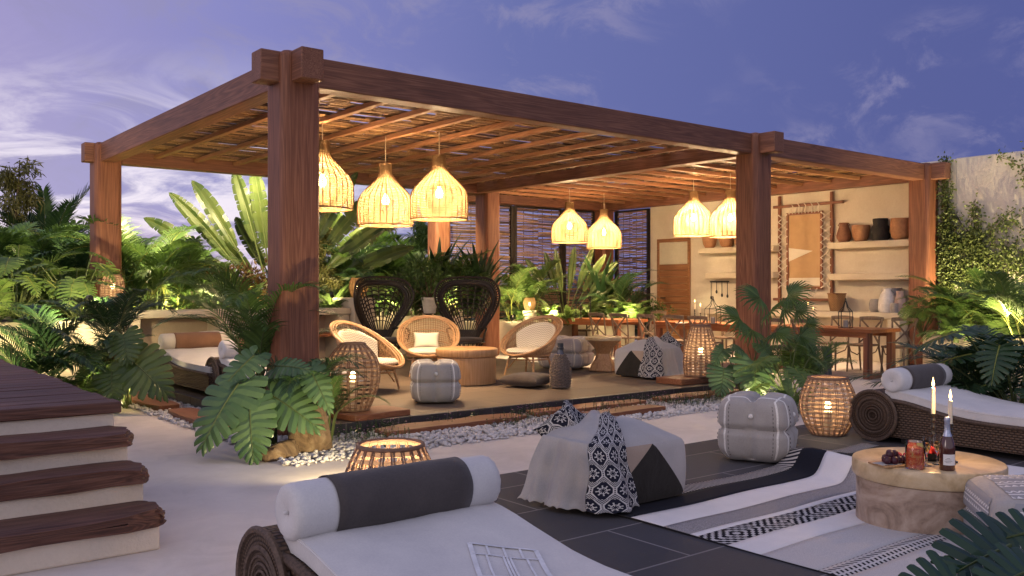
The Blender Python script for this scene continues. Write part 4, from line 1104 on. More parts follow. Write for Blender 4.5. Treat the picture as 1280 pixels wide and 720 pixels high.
def rug():
    X0, X1 = 4.20, 7.95
    st = [(4.46, 4.30, 0), (4.30, 4.05, 1), (4.05, 3.77, 2), (3.77, 3.56, 3), (3.56, 3.50, 2), (3.50, 3.28, 4), (3.28, 3.05, 2), (3.05, 2.69, 5), (2.69, 2.54, 6), (2.54, 1.9, 5), (1.9, 1.7, 2), (1.7, 1.3, 1)]
    b = MB()
    def H(x, y):
        r = .012
        r += .17 * math.exp(-((x - 6.50 - (y - 4.1) * .25) / .12) ** 2) * min(1, max(0, (y - 3.45) / .35)) * (1 if y < 4.2 else max(0, 1 - (y - 4.2) * 1.2))
        r += .05 * math.exp(-((x - 7.1) / .2) ** 2) * min(1, max(0, (y - 3.6) / .4))
        r += .004 * (1 + sin(x * 5 + y * 3)) 
        return r
    for y1, y0, m in st:
        n = 110; k = max(2, int((y1 - y0) / .045)); yo = lambda x: .05 * max(0, x - 6.0)
        b.grid(lambda u, v: (X0 + (X1 - X0) * u, y0 + (y1 - y0) * v + .05 * max(0, X0 + (X1 - X0) * u - 5.8) ** 1.5 * max(0, (y0 + (y1 - y0) * v - 3.0) / 1.4), H(X0 + (X1 - X0) * u, y0 + (y1 - y0) * v)), n, k, m, lambda u, v: ((X1 - X0) * u, v))
    o = b.build('rug', RUGM, smooth=180); sm = o.modifiers.new('thick', 'SOLIDIFY'); sm.thickness = .010; sm.offset = -1; sm.material_offset_rim = 7
    tag(o, 'striped rug in white, navy and grey with a diamond band under the drum table', 'rug')
rug()
# ------------------------------------------------------------------ rattan lounge chairs
KNIT = heather('knit cushion', (.50, .45, .36), (.72, .66, .55))
def zigknit():
    m, t = mat('knitted zigzag cushion'); v = objc(t); s = t.node('ShaderNodeSeparateXYZ', {0: v})
    tri = t.m('ABSOLUTE', t.m('SUBTRACT', t.m('FRACT', t.m('MULTIPLY', s.outputs[0], 22)), .5))
    k = t.m('GREATER_THAN', t.m('FRACT', t.m('ADD', t.m('MULTIPLY', t.m('ADD', s.outputs[1], s.outputs[2]), 24), tri)), .62)
    finish(t, t.mix(k, (.72, .66, .55), (.47, .41, .32)), .9, k, .3, .004, .1); return m
KNITZ = zigknit()
def rattan_chair(label, loc, rz, pillow=False, cush=None):
    t = empty('rattan_armchair', label, 'armchair', loc, rz, 'honey rattan tub armchairs'); cush = cush or CREAM_LINEN
    def rim(a, k=1.0, dz=0.0):
        s = sin(a); flat = 1 if s < 0 else 1
        return V((.48 * k * cos(a) * (1 + .10 * max(0, s)) , .45 * k * s - .02 + .05 * max(0, s), .60 + dz + (.31 if s > 0 else .27) * s * (1 + .15 * max(0, s) * 0)))
    def seat(a): return V((.33 * cos(a), .31 * sin(a) - .05, .315))
    n = 64; A = [2*pi*i/n for i in range(n)]
    r = MB()
    r.tube([rim(a) for a in A], .019, 8, True); r.tube([rim(a, .93, -.008) for a in A], .011, 6, True); r.tube([rim(a, .86, -.022) for a in A], .013, 6, True)
    for i in range(0, 96): a = 2*pi*i/96; r.tube([rim(a, .99), rim(a, .87, -.02)], .0045, 3, cap=False)
    r.build('rim', RATTAN, t)
    w = MB()
    def web(a, v):
        p, q = rim(a, .86, -.022), seat(a); m = p.lerp(q, v); d = (p - q); bow = .05 * sin(v * pi) * (.3 + .7 * max(0, sin(a)))
        return m + V((cos(a), sin(a), -.3)) * bow
    for i in range(72):
        a = 2*pi*i/72
        w.tube([web(a, v / 6) for v in range(7)], .0045, 3, cap=False)
    for j in range(1, 16): w.tube([web(a, j / 16) for a in A], .0042 if j % 5 else .009, 3, True)
    w.build('woven_shell', RATTAN_WEB, t)
    s = MB(); s.tube([seat(a) for a in A], .018, 8, True); s.tube([seat(a) + V((0, 0, -.06)) for a in A], .012, 6, True); s.build('seat_ring', RATTAN, t)
    for x, y in ((.24, -.26), (-.24, -.26), (.22, .18), (-.22, .18)):
        l = MB(); l.tube([(x * .92, y * .92, .31), (x * 1.04, y * 1.04, .2), (x * 1.2, y * 1.2, .0)], [.018, .017, .014], 8); l.build('leg', RATTAN, t)
    for x in (-1, 1):
        l = MB(); l.tube([(x*.26, -.25, .10), (x*.12, -.22, .26), (0, -.30, .31)], .010, 6); l.build('brace', RATTAN, t)
    c = MB(); c.cube(lambda p: V((0, -.06, .375)) + V((p.x * .345, p.y * .33, 0)) * (1 / max(1, (abs(p.x)**2.4 + abs(p.y)**2.4) ** (1/2.4))) * (1 - .10 * p.z**2) + V((0, 0, p.z * .055 * (1 - .35 * max(abs(p.x), abs(p.y)) ** 3))), 16)
    c.build('seat_cushion', cush, t, smooth=80)
    if pillow:
        c = MB()
        def f(p):
            e = (1 - abs(p.x) ** 3) * (1 - abs(p.y) ** 3); M = Matrix.Rotation(R(68), 3, 'X')
            q = M @ V((p.x * .20 * (1 - .08 * (1 - abs(p.y))), p.y * .135 * (1 - .08 * (1 - abs(p.x))), p.z * (.008 + .065 * max(0, e) ** .5)))
            return q + V((-.03, .17, .53))
        c.cube(f, 14); c.build('pillow', CREAM_LINEN, t, smooth=80)
    else:
        c = MB()
        def f(p):
            a = pi / 2 - p.x * 1.25; v = .50 - p.y * .36
            q = web(a, v); nrm = V((-cos(a), -sin(a), .35)).normalized(); e = (1 - abs(p.x) ** 4) * (1 - abs(p.y) ** 4)
            return q + nrm * (.04 + p.z * .035 * max(.05, e) ** .5)
        c.cube(f, 14); c.build('back_cushion', cush, t, smooth=80)
    return t
rattan_chair('rattan armchair seen from its side behind the barrel lantern', cw(-1.93, 12.0, .132), face(.88, -.42), False, KNITZ)
rattan_chair('rattan armchair with a small cream pillow facing the drum table', cw(-1.32, 14.15, .132), face(.10, -1), True)
rattan_chair('rattan armchair on the right of the drum table, turned to it', cw(.30, 14.2, .132), face(-.62, -.80), False, KNITZ)

# ------------------------------------------------------------------ black peacock chairs
def peacock(label, loc, rz):
    t = empty('peacock_chair', label, 'armchair', loc, rz, 'black cane peacock chairs')
    # back: a fan standing on the seat, leaning and curving round
    def P(x, h):                                     # x across, h height above the seat base
        return V((x, .26 + .10 * h - .22 * (x / .52) ** 2 * min(1, h + .2), .40 + h))
    def outline(k=1.0):
        pts = []
        for i in range(49):
            a = -pi / 2 + 2 * pi * i / 48
        ctl = [(-.15, .0), (-.235, .16), (-.40, .38), (-.525, .62), (-.56, .84), (-.47, 1.03), (-.30, 1.10), (0, 1.12), (.30, 1.10), (.47, 1.03), (.56, .84), (.525, .62), (.40, .38), (.235, .16), (.15, .0)]
        out = []
        for i in range(len(ctl) - 1):
            p0, p1, p2, p3 = [V((*ctl[min(max(i + d, 0), len(ctl) - 1)], 0)) for d in (-1, 0, 1, 2)]
            for s in range(5):
                u = s / 5; q = .5 * ((2 * p1) + (p2 - p0) * u + (2*p0 - 5*p1 + 4*p2 - p3) * u*u + (3*p1 - p0 - 3*p2 + p3) * u**3)
                out.append((q.x, q.y))
        out.append(ctl[-1]); return [(x * k, .50 + (h - .50) * k if h > .5 else h + (1 - k) * .06) for x, h in out]
    f = MB(); o1, o2, o3 = outline(1), outline(.91), outline(.80)
    f.tube([P(*q) for q in o1], .020, 6); f.tube([P(*q) for q in o2], .014, 5); f.tube([P(*q) for q in o3], .028, 6); f.tube([P(*q) for q in outline(.85)], .026, 5)
    for i in range(1, len(o1) - 1): f.tube([P(*o1[i]), P(*o2[i])], .011, 4)
    f.build('back_frame', BLACK_CANE, t)
    w = MB(); N = 19
    for k in range(N):
        a = -1 + 2 * k / (N - 1)
        # a ray from the base to the inner outline
        i = int(round((len(o3) - 1) * (.07 + .86 * k / (N - 1)))); ex, eh = o3[i]
        b0 = (a * .13, .05); pts = [P(b0[0] + (ex - b0[0]) * s, b0[1] + (eh - b0[1]) * s) for s in [q / 8 for q in range(9)]]
        w.tube(pts, .012, 4)
        if k < N - 1:
            j = int(round((len(o3) - 1) * (.07 + .86 * (k + 1) / (N - 1)))); fx, fh = o3[j]; b1 = ((-1 + 2 * (k + 1) / (N - 1)) * .13, .05)
            for s in (.30, .38, .46, .54, .62, .70, .78, .86, .93):          # scallops between rays
                p = V((b0[0] + (ex-b0[0])*s, b0[1] + (eh-b0[1])*s, 0)); q = V((b1[0] + (fx-b1[0])*s, b1[1] + (fh-b1[1])*s, 0))
                ar = [p.lerp(q, u / 5) + (V((ex, eh, 0)) - V((*b0, 0))).normalized() * .03 * sin(pi * u / 5) for u in range(6)]
                w.tube([P(z.x, z.y) for z in ar], .0135 if s > .5 else .008, 3, cap=False)
    # solid weave at the foot of the fan
    w.grid(lambda u, v: P((u * 2 - 1) * (.15 + .03 * v), v * .20), 10, 4)
    w.build('back_weave', BLACK_CANE, t)
    s = MB(); s.lathe([(.25, .0), (.20, .10), (.17, .2), (.22, .32), (.29, .40), (.30, .42), (.28, .425)], 28)
    st = MB()
    for k in range(22):
        a = 2*pi*k/22; b_ = 2*pi*(k+1)/22
        st.tube([(.27*cos(a), .27*sin(a), .01), (.17*cos(b_), .17*sin(b_), .2), (.29*cos(a), .29*sin(a), .40)], .008, 4)
        st.tube([(.27*cos(b_), .27*sin(b_), .01), (.17*cos(a), .17*sin(a), .2), (.29*cos(b_), .29*sin(b_), .40)], .008, 4)
    st.ring(.27, .012, .014, 28, 5); st.ring(.175, .2, .016, 28, 5); st.ring(.30, .40, .018, 28, 5)
    st.build('base', BLACK_CANE, t)
    c = MB(); c.lathe([(.001, .405), (.26, .405), (.285, .43), (.27, .465), (.2, .475), (.001, .478)], 28, cap0=False, cap1=False); c.build('seat', DARK_CUSHION, t, smooth=80)
    for x in (-1, 1):
        a = MB(); a.tube([P(x * .22, .22), V((x * .33, .10, .63)), V((x * .34, -.12, .62)), V((x * .31, -.24, .56)), V((x * .28, -.22, .41))], .016, 6)
        for k in range(5): y = .08 - k * .07; a.tube([(x * .335, y, .61), (x * .29, y, .41)], .007, 4)
        a.build('arm', BLACK_CANE, t)
    return t
peacock('black peacock chair on the left, near the plaster pedestal', cw(-2.22, 15.9, .132), face(.65, -1)).scale = (1.03,) * 3
peacock('black peacock chair standing against the inner post', cw(-.80, 15.9, .132), face(.0, -1)).scale = (1.03,) * 3

# ------------------------------------------------------------------ dining tables and chairs
def dining_table(label, x0, y0, x1, y1, h=.82):
    o = V(((x0+x1)/2, (y0+y1)/2, 0)); t = empty('dining_table', label, 'table', o, 0, 'long timber dining tables')
    hx, hy = (x1-x0)/2, (y1-y0)/2; b = MB(); n = 4
    for k in range(n): b.box(-hx + 2*hx*k/n + .002, -hy, h-.06, -hx + 2*hx*(k+1)/n - .002, hy, h)
    b.build('table_top', W_TABLE, t, smooth=0, bevel=.006)
    for s in (-1, 1): MB().box(s*(hx-.06)-.02, -hy+.12, h-.14, s*(hx-.06)+.02, hy-.12, h-.062).build('apron', W_TABLE, t, smooth=0)
    for sy in (-1, 1):
        for sx in (-1, 1): MB().box(sx*(hx-.10)-.055, sy*(hy-.12)-.055, 0, sx*(hx-.10)+.055, sy*(hy-.12)+.055, h-.062).build('leg', W_POST, t, smooth=0, bevel=.006)
        MB().box(-hx+.156, sy*(hy-.12)-.045, .002, hx-.156, sy*(hy-.12)+.045, .085).build('stretcher', W_BEAM_X, t, smooth=0, bevel=.005)
TX0, TX1 = 13.62, 14.55
dining_table('dining table at the near end, in front of the planter', TX0, 7.75, TX1, 9.98)
dining_table('middle dining table in front of the wooden door', TX0, 10.32, TX1, 12.55)
dining_table('far dining table in front of the fan shaped palm', TX0, 13.5, TX1, 16.0 - .12)
def cross_chair():
    t = empty('dining_chair', 'x', 'chair', (0, 0, 0), 0, 'cross back dining chairs')
    sh = .48
    s = MB(); s.cube(lambda p: V((p.x * .215 * (1 - .06 * (p.y > 0) * p.y), p.y * .205, sh + p.z * .018 + .006 * p.x * p.x)) if max(abs(p.x), abs(p.y)) < .8 else V((p.x * .215 * (1 - .05 * abs(p.y) ** 4) * (1 - .06 * max(0, p.y)), p.y * .205 * (1 - .05 * abs(p.x) ** 4), sh + p.z * .018 + .006 * p.x * p.x)), 10)
    s.build('seat', W_CHAIR, t, bevel=.006)
    for x in (-1, 1):
        l = MB(); l.tube([(x*.18, -.17, sh-.015), (x*.19, -.185, .25), (x*.20, -.20, .0)], [.019, .018, .015], 8); l.build('leg', W_CHAIR, t)
        l = MB(); l.tube([(x*.215, .285, .0), (x*.20, .235, .22), (x*.188, .19, .45), (x*.19, .20, .62), (x*.20, .235, .80), (x*.212, .275, .955)], [.015, .017, .018, .017, .016, .015], 8); l.build('back_leg', W_CHAIR, t)
        l = MB(); l.tube([(x*.178, -.16, sh-.02), (x*.15, -.15, .36), (x*.10, -.02, .30), (x*.15, .16, .36), (x*.18, .19, sh-.02)], .010, 6); l.build('brace', W_CHAIR, t)
    r = MB(); n = 14
    def rail(u, dz, dy): x = (u * 2 - 1) * .235; return V((x, .282 + .05 * (1 - (u*2-1)**2) + dy, .945 + dz + .012 * (1 - (u*2-1)**2)))
    vs = []; 
    for i in range(n + 1): u = i / n; vs += [rail(u, -.032, -.011), rail(u, -.032, .011), rail(u, .032, .013), rail(u, .032, -.009)]
    fs = [(i*4+a, i*4+(a+1)%4, i*4+4+(a+1)%4, i*4+4+a) for i in range(n) for a in range(4)] + [(3,2,1,0), tuple(n*4+k for k in range(4))]
    r.add(vs, fs); r.build('top_rail', W_CHAIR, t, bevel=.008, seg=2)
    for x in (-1, 1):
        c = MB(); m = 9; vs = []
        for i in range(m + 1):
            u = i / m; px = x * (.195 - .39 * u); pz = .925 - .42 * u; py = .285 - .095 * u + .05 * sin(u * pi) + .006 * x
            vs += [(px - .021, py - .005, pz), (px + .021, py - .005, pz), (px + .021, py + .005, pz), (px - .021, py + .005, pz)]
        c.add(vs, [(i*4+a, i*4+(a+1)%4, i*4+4+(a+1)%4, i*4+4+a) for i in range(m) for a in range(4)]); c.build('cross_brace', W_CHAIR, t)
    return t
CH0 = cross_chair(); used = [False]
def put_chair(px, u, label, rz, v=None):
    if v is None:
        tt = (px - 640) / FPX; v = u * (CH - SH * tt) / (SH + CH * tt)
    loc = V((u, v, 0))
    if not used[0]: used[0] = True; CH0.location = loc; CH0.rotation_euler.z = rz; CH0['label'] = label; return CH0
    return dup(CH0, loc, rz, label)
NEAR, FAR = -pi / 2 + pi, -pi / 2                  # near side faces the table (+X), far side faces -X
NEAR = pi / 2
for px, u, l in ((757, 13.32, 'dining chair at the near corner of the far table, left of its neighbour'), (784, 13.30, 'dining chair between the far and the middle table, back to us'),
                 (819, 13.28, 'dining chair right of the hourglass stool at the middle table'), (853, 13.30, 'dining chair behind the tapered lantern, left one of two'), (884, 13.30, 'dining chair behind the tapered lantern, right one of two'),
                 (977, 13.30, 'dining chair behind the palm leaves beside the middle front post'), (1016, 13.28, 'dining chair with a dark blanket hanging from its seat')):
    put_chair(px, u, l, NEAR + rnd.uniform(-.08, .08))
for px, u, l in ((679, 14.8, 'far side dining chair at the far end of the far table'), (704, 14.8, 'far side dining chair behind the dark candlesticks'), (733, 14.8, 'far side dining chair between candlesticks and its neighbour chairs'),
                 (812, 14.85, 'far side dining chair standing in front of the wooden door'), (905, 14.85, 'far side dining chair next to the wire lantern on the middle table'), (933, 14.85, 'far side dining chair half hidden by the middle front post'),
                 (1041, 14.9, 'far side dining chair left of the wire lantern on the near table'), (1079, 14.9, 'far side dining chair behind the near table below the white jug'), (1122, 14.85, 'dining chair at the planter end of the near table')):
    put_chair(px, u, l, FAR + rnd.uniform(-.08, .08))
# blanket hanging from a chair
o = gp(1047, 475, 0); bl = MB()
cl = [c for c in S.objects if c.name.startswith('dining_chair') and 'blanket' in c.get('label', '')][0].location
def blk(u, v):
    x = -.12 + .24 * u + .03 * (v - .4) * (u - .5); y0 = -.24
    if v < .2: return V((cl.x + x, cl.y + y0 + .12 - .12 * v / .2, .515 + .004 * sin(u * 9)))
    k = (v - .2) / .8; return V((cl.x + x + .012 * sin(u * 8 + k * 3), cl.y + y0 - .012 - .03 * k + .015 * sin(u * 14) * k, .512 - k * .50))
bl.grid(blk, 14, 26); bo = bl.build('blanket', fabric('slate blanket', (.075, .08, .085), (.05, .055, .06)), smooth=180)
sm = bo.modifiers.new('thick', 'SOLIDIFY'); sm.thickness = .012
tag(bo, 'dark grey blanket hanging from a dining chair to the floor', 'blanket')

# candlesticks on the tables
def candlestick(label, loc, h, candle=.16, lit=True, dark=False, s=1.0):
    t = empty('candlestick', label, 'candlestick', loc, 0, 'black turned candlesticks')
    b = MB(); pr = [(.038, 0), (.04, .008), (.012, .02), (.009, .04)]
    k = 5
    for i in range(k): z = .04 + (h - .06) * i / k; dz = (h - .06) / k; pr += [(.010, z + dz * .2), (.016, z + dz * .5), (.010, z + dz * .8)]
    pr += [(.012, h - .02), (.018, h - .012), (.018, h)]
    b.lathe([(r * s, z) for r, z in pr], 14); b.build('stem', BLACK, t)
    c = MB(); c.lathe([(.0115 * s, h), (.011 * s, h + candle), (.006 * s, h + candle + .003)], 12); co = c.build('candle', BLACK if dark else WAX, t)
    if lit:
        f = MB(); z = h + candle + .008; f.lathe([(.001, z), (.0075 * s, z + .012), (.008 * s, z + .022), (.004 * s, z + .045), (.0005, z + .065)], 10); f.build('flame', FLAME, co)
        lamp('candle_light', (0, 0, z + .03), CANDLE_W, (1, .58, .22), .012, t)
    return t
CANDLE_W = 2.5
TH = .821
candlestick('unlit dark candlestick on the far table, left of three', at(720, 20.2, TH), .34, .05, False, True)
candlestick('shorter unlit dark candlestick on the far table', at(726, 19.9, TH), .26, .05, False, True)
candlestick('tallest unlit dark candlestick on the far table', at(738, 19.9, TH), .40, .08, False, True)
candlestick('lit candlestick on the middle dining table, taller one', at(868.5, 17.5, TH), .26, .13)
candlestick('lit candlestick on the middle dining table, shorter one', at(875.5, 17.3, TH), .20, .12)
candlestick('lit candlestick on the near dining table, taller one', at(1010, 15.9, TH), .24, .13)
candlestick('lit candlestick on the near dining table, shorter one', at(1016.5, 15.7, TH), .17, .12)
def wire_lantern(label, loc, r, h):
    t = empty('wire_lantern', label, 'lantern', loc, .3, 'wire cage lanterns on the dining tables')
    f = MB()
    for k in range(4):
        a = pi/4 + k * pi/2; f.tube([(r*cos(a), r*sin(a), 0), (r*cos(a), r*sin(a), h*.55), (r*.35*cos(a), r*.35*sin(a), h*.72), (.012*cos(a), .012*sin(a), h*.92)], .007, 5)
    for z, rr in ((.01, r), (h*.55, r)): f.tube([(rr*cos(pi/4+k*pi/2), rr*sin(pi/4+k*pi/2), z) for k in range(4)], .006, 5, True)
    f.tube([(.03*cos(a*pi/8), 0, h*.95 + .03*sin(a*pi/8)) for a in range(16)], .006, 5, True); f.build('cage', BLACK, t)
    c = MB(); c.lathe([(.045, .012), (.045, .13)], 16); c.build('candle', CERAMIC, t, smooth=30)
wire_lantern('low wire lantern on the middle dining table', at(891, 16.9, TH), .16, .52)
wire_lantern('wire lantern with a grey pillar candle on the near dining table', at(1057, 15.2, TH), .13, .50)
pl = MB(); pl.lathe([(.06, 0), (.10, .006), (.125, .02), (.128, .022), (.10, .012), (.0, .009)], 28, cap1=False); tag(pl.build('plate', CERAMIC_W, loc=at(852, 17.0, TH)), 'white plate on the middle dining table', 'plate')

# ------------------------------------------------------------------ candle table still life
TZ = .012 + .385
def tcl(px, d): return at(px, d, TZ + .001)
candlestick('tall lit candlestick at the back of the drum table', tcl(1166.5, 5.83), .285, .165, True, False, 1.1)
candlestick('tall lit candlestick behind the bottle on the drum table', tcl(1188, 5.66), .245, .145, True, False, 1.1)
for o in S.objects:
    if o.type == 'LIGHT' and o.parent and 'drum table' in str(o.parent.get('label', '')): o.data.energy = 14
def glassm(name, col=(1, 1, 1), rough=.0):
    m, t = mat(name); p = t.node('ShaderNodeBsdfPrincipled', {'Base Color': (*col, 1), 'Roughness': rough, 'Transmission Weight': 1.0, 'IOR': 1.45}); t.node('ShaderNodeOutputMaterial', {0: p.outputs[0]}); return m
GLASS = glassm('clear glass'); PUNCH = glassm('orange punch', (1, .20, .06)); WINE = glassm('sparkling wine', (1, .66, .26))
BOTTLE = plain('dark bottle glass', (.07, .022, .018), .08, var=.05, spec=.8, bstr=0)
FOIL = plain('blue grey foil', (.42, .46, .58), .35, metal=.6, nscale=60)
LABELM = plain('paper label', (.74, .72, .70), .7, var=.03)
t = empty('wine_bottle', 'dark sparkling wine bottle with pale foil neck on the drum table', 'bottle', tcl(1184, 5.43), face(-.1, -1))
b = MB(); b.lathe([(.040, 0), (.044, .006), (.0445, .13), (.040, .165), (.026, .205), (.0165, .235)], 32); b.build('body', BOTTLE, t)
b = MB(); b.lathe([(.0265, .205), (.0175, .235), (.0155, .29), (.0175, .293), (.0175, .308), (.0155, .318), (.012, .32)], 24); b.build('foil', FOIL, t)
b = MB(); b.grid(lambda u, v: V((.0452 * sin((u - .5) * 1.7), -.0452 * cos((u - .5) * 1.7), .035 + v * .065)), 16, 2); lb = b.build('label', LABELM, t)
b = MB()
for z, w in ((.075, .25), (.067, .45), (.058, .6), (.050, .4)): b.grid(lambda u, v: V((.0456 * sin((u - .5) * 1.7 * w - .2), -.0456 * cos((u - .5) * 1.7 * w - .2), z + v * .0022)), 8, 1)
b.build('print', plain('label print', (.08, .07, .07), .7), lb)
t = empty('pitcher', 'glass jug of orange punch with fruit slices on the drum table', 'jug', tcl(1144, 5.47), 0)
b = MB(); b.lathe([(.052, 0), (.056, .004), (.057, .165), (.055, .167), (.0535, .164), (.0525, .01), (.0, .008)], 32, cap1=False); b.build('glass', GLASS, t, smooth=60)
b = MB(); b.lathe([(.0515, .0105), (.0519, .128), (.05, .130)], 32)
PUNCHM, nt = mat('punch'); n = noise_(nt, objc(nt), 34, 3, .6, 1.5)
finish(nt, nt.ramp(n, [(.35, (.70, .055, .012)), (.5, (.85, .14, .02)), (.66, (.92, .42, .10))]), .25, n, .3, .004, .5, trans=.35); b.build('punch', PUNCHM, t, smooth=30)
for k in range(7):
    a = k * 2.4; b = MB(); M = Matrix.Rotation(a, 3, 'Z') @ Matrix.Rotation(R(80), 3, 'X')
    vs = [M @ V((.022 * cos(2*pi*i/16), .022 * sin(2*pi*i/16), s)) + V((.032 * cos(a), .032 * sin(a), .045 + .085 * (k % 3) / 2 + .004)) for s in (-.002, .002) for i in range(16)]
    b.add(vs, [tuple(range(16))[::-1], tuple(range(16, 32))] + [(i, (i+1) % 16, 16 + (i+1) % 16, 16 + i) for i in range(16)]); b.build('fruit_slice', plain('citrus %d' % k, (.80, .42, .08) if k % 2 else (.72, .60, .14), .5), t, smooth=30)
def flute(label, loc):
    t = empty('champagne_flute', label, 'glass', loc, 0, 'glasses on the drum table')
    b = MB(); b.lathe([(.028, 0), (.028, .002), (.006, .006), (.0035, .02), (.0035, .07), (.010, .08), (.021, .11), (.024, .14), (.021, .185), (.0195, .185), (.0225, .14), (.019, .11), (.004, .084)], 24); b.build('glass', GLASS, t, smooth=60)
    b = MB(); b.lathe([(.004, .0845), (.0185, .11), (.0215, .135), (.0210, .142)], 24); b.build('wine', WINE, t, smooth=40)
flute('champagne flute beside the jug', tcl(1158.5, 5.55)); flute('champagne flute left of the bottle', tcl(1171.5, 5.60))
t = empty('fruit_bowl', 'dark bowl of cut watermelon behind the flutes', 'bowl', tcl(1165, 5.74), 0)
b = MB(); b.lathe([(.05, 0), (.075, .02), (.095, .05), (.098, .055), (.09, .05), (.0, .03)], 28, cap1=False); b.build('bowl', CLAY_BLACK, t)
MELON = plain('watermelon', (.70, .08, .06), .35, var=.3, nscale=30)
for k in range(6):
    a = k * 1.05; b = MB(); c0 = V((.045 * cos(a), .045 * sin(a), .065)); b.cube(lambda p: c0 + Matrix.Rotation(a, 3, 'Z') @ Matrix.Rotation(.5, 3, 'X') @ V((p.x * .026, p.y * .012, p.z * .028 * (1 - .3 * abs(p.x)))), 3); b.build('melon_piece', MELON, t, bevel=.003)
def grape_pile():
    bd = MB(); bd.cube(lambda p: V((p.x * .16, p.y * .085 * (1 - .1 * p.x**4), .006 + p.z * .006)), 6); t = empty('serving_board', 'serving board with a napkin under the grapes and berries', 'board', tcl(1122, 5.60), face(.3, -1))
    bd.build('board', W_HONEY, t, bevel=.003); np_ = MB(); np_.grid(lambda u, v: V((-.17 + .15 * u, -.07 + .10 * v, .0145 + .002 * sin(u * 7 + v * 5))), 8, 8); np_.build('napkin', THROW, t, smooth=180)
    FIG = plain('dark figs', (.055, .012, .022), .42, var=.4, nscale=40); BERRY = plain('raspberries', (.42, .02, .035), .5, var=.4, nscale=120, bstr=.8)
    spots = [(-.10, -.03), (-.06, -.045), (-.02, -.035), (-.085, .005), (-.045, -.005), (-.005, .0), (-.065, .03), (.02, -.03)]
    for k, (x, y) in enumerate(spots + [(-.07, -.015), (-.03, -.01), (-.05, .01)]):
        z = .034 if k < 8 else .066
        b = MB(); b.cube(lambda p: V((0, 0, 0)) + V(p).normalized() * .0245 * (1 + .12 * (V(p).normalized().z > .6)), 6)
        q = t.location + Matrix.Rotation(t.rotation_euler.z, 3, 'Z') @ V((x, y, z)); tag(b.build('fig', FIG, smooth=80, loc=q), 'dark purple fig heaped on the serving board', 'fruit', 'figs heaped on the board')
    for k in range(22):
        x, y = .035 + rnd.uniform(0, .10), rnd.uniform(-.02, .06); z = .025 + (rnd.random() < .5) * .022
        b = MB(); b.cube(lambda p: V(p).normalized() * .0145, 4); q = t.location + Matrix.Rotation(t.rotation_euler.z, 3, 'Z') @ V((x, y, z)); tag(b.build('raspberry', BERRY, smooth=80, loc=q), 'red raspberry heaped on the serving board', 'fruit', 'raspberries heaped on the board')
grape_pile()

# ------------------------------------------------------------------ bottle, stool
t = empty('demijohn', 'wicker covered glass demijohn standing on the platform', 'bottle', cw(.665, 12.3, .132), 0)
b = MB(); prof = [(.11, 0), (.122, .03), (.130, .12), (.134, .24), (.118, .33), (.084, .40), (.055, .46), (.045, .52)]
n = 48; vs = []
b.lathe(prof, n); 
w = MB()
for j in range(24):
    z = .01 + .46 * j / 24
    for (r0, za), (r1, zb) in zip(prof, prof[1:]):
        if za <= z <= zb: r = r0 + (r1 - r0) * (z - za) / (zb - za)
    w.tube([((r + .006 + .010 * cos(12 * a + pi * (j % 2))) * cos(a), (r + .006 + .010 * cos(12 * a + pi * (j % 2))) * sin(a), z + .004 * cos(12 * a)) for a in [2*pi*k/n for k in range(n)]], .0088, 5, True)
b.build('glass', plain('smoked glass', (.05, .05, .07), .15, spec=.7), t, smooth=40); w.build('wicker_jacket', plain('jacket cane', (.17, .13, .105), .7, var=.4, nscale=40), t)
c = MB(); c.lathe([(.05, .52), (.052, .55), (.042, .56), (.042, .61), (.036, .615)], 20); c.build('stopper', plain('dark stopper', (.03, .035, .045), .4), t)
t = empty('stool', 'pale hourglass wooden stool in front of the dining chairs', 'stool', cw(1.52, 14.9, .132), .5)
b = MB(); n = 8; vs = []; lv = [(0, .235), (.08, .215), (.20, .135), (.28, .115), (.36, .145), (.50, .27)]
for i, (z, r) in enumerate(lv):
    for k in range(n): a = 2*pi*k/n + z * 1.3; vs.append((r * cos(a) * (1 + .16 * (k % 2)), r * sin(a) * (1 + .16 * (k % 2)), z))
b.add(vs, [(j*n+k, j*n+(k+1) % n, (j+1)*n+(k+1) % n, (j+1)*n+k) for j in range(len(lv)-1) for k in range(n)] + [tuple(range(n))[::-1]])
b.build('pedestal', W_HONEY, t, smooth=25, bevel=.006); b = MB(); b.lathe([(.29, .50), (.305, .51), (.305, .545), (.295, .555)], 40); b.build('seat', W_PALE, t, smooth=30)

# ------------------------------------------------------------------ pots and tools on the wall
def vessel(name, label, cat, loc, prof, m, group=None, n=28, ears=0, wob=None):
    b = MB(); r, z = prof[-1]
    b.lathe(prof + [(r * .86, z - .004), (r * .8, z * .75), (.0, z * .72)], n, cap1=False, wob=wob)
    o = b.build(name, m, smooth=50, loc=loc); tag(o, label, cat, group)
    for k in range(ears):
        a = pi / 2 + k * pi; e = MB(); r0 = prof[-2][0]
        e.tube([(r0 * .95 * cos(a), r0 * .95 * sin(a), z * .80), ((r0 + .05) * cos(a), (r0 + .05) * sin(a), z * .9), (r * .95 * cos(a), r * .95 * sin(a), z * .96)], .012, 6); e.build('handle', m, o)
    return o
def on_wall(px, u, z):
    tt = (px - 640) / FPX; d = u / (SH + CH * tt); return at(px, d, z)
G = 'clay pots on the wall shelves'; us = 16.97
vessel('clay_pot', 'dark brown two eared jar, first pot on the upper shelf beside the tapestry', 'pot', on_wall(1055, us, 2.452), [(.10, 0), (.145, .08), (.15, .14), (.11, .28), (.085, .36), (.10, .40)], TERRA_DARK, G, ears=2)
vessel('clay_pot', 'wide tan bowl between the brown jar and the black pot', 'pot', on_wall(1076, us, 2.452), [(.11, 0), (.15, .08), (.175, .20), (.18, .30), (.17, .33)], TERRA, G, wob=lambda a, z: 1 + .012 * cos(a * 8))
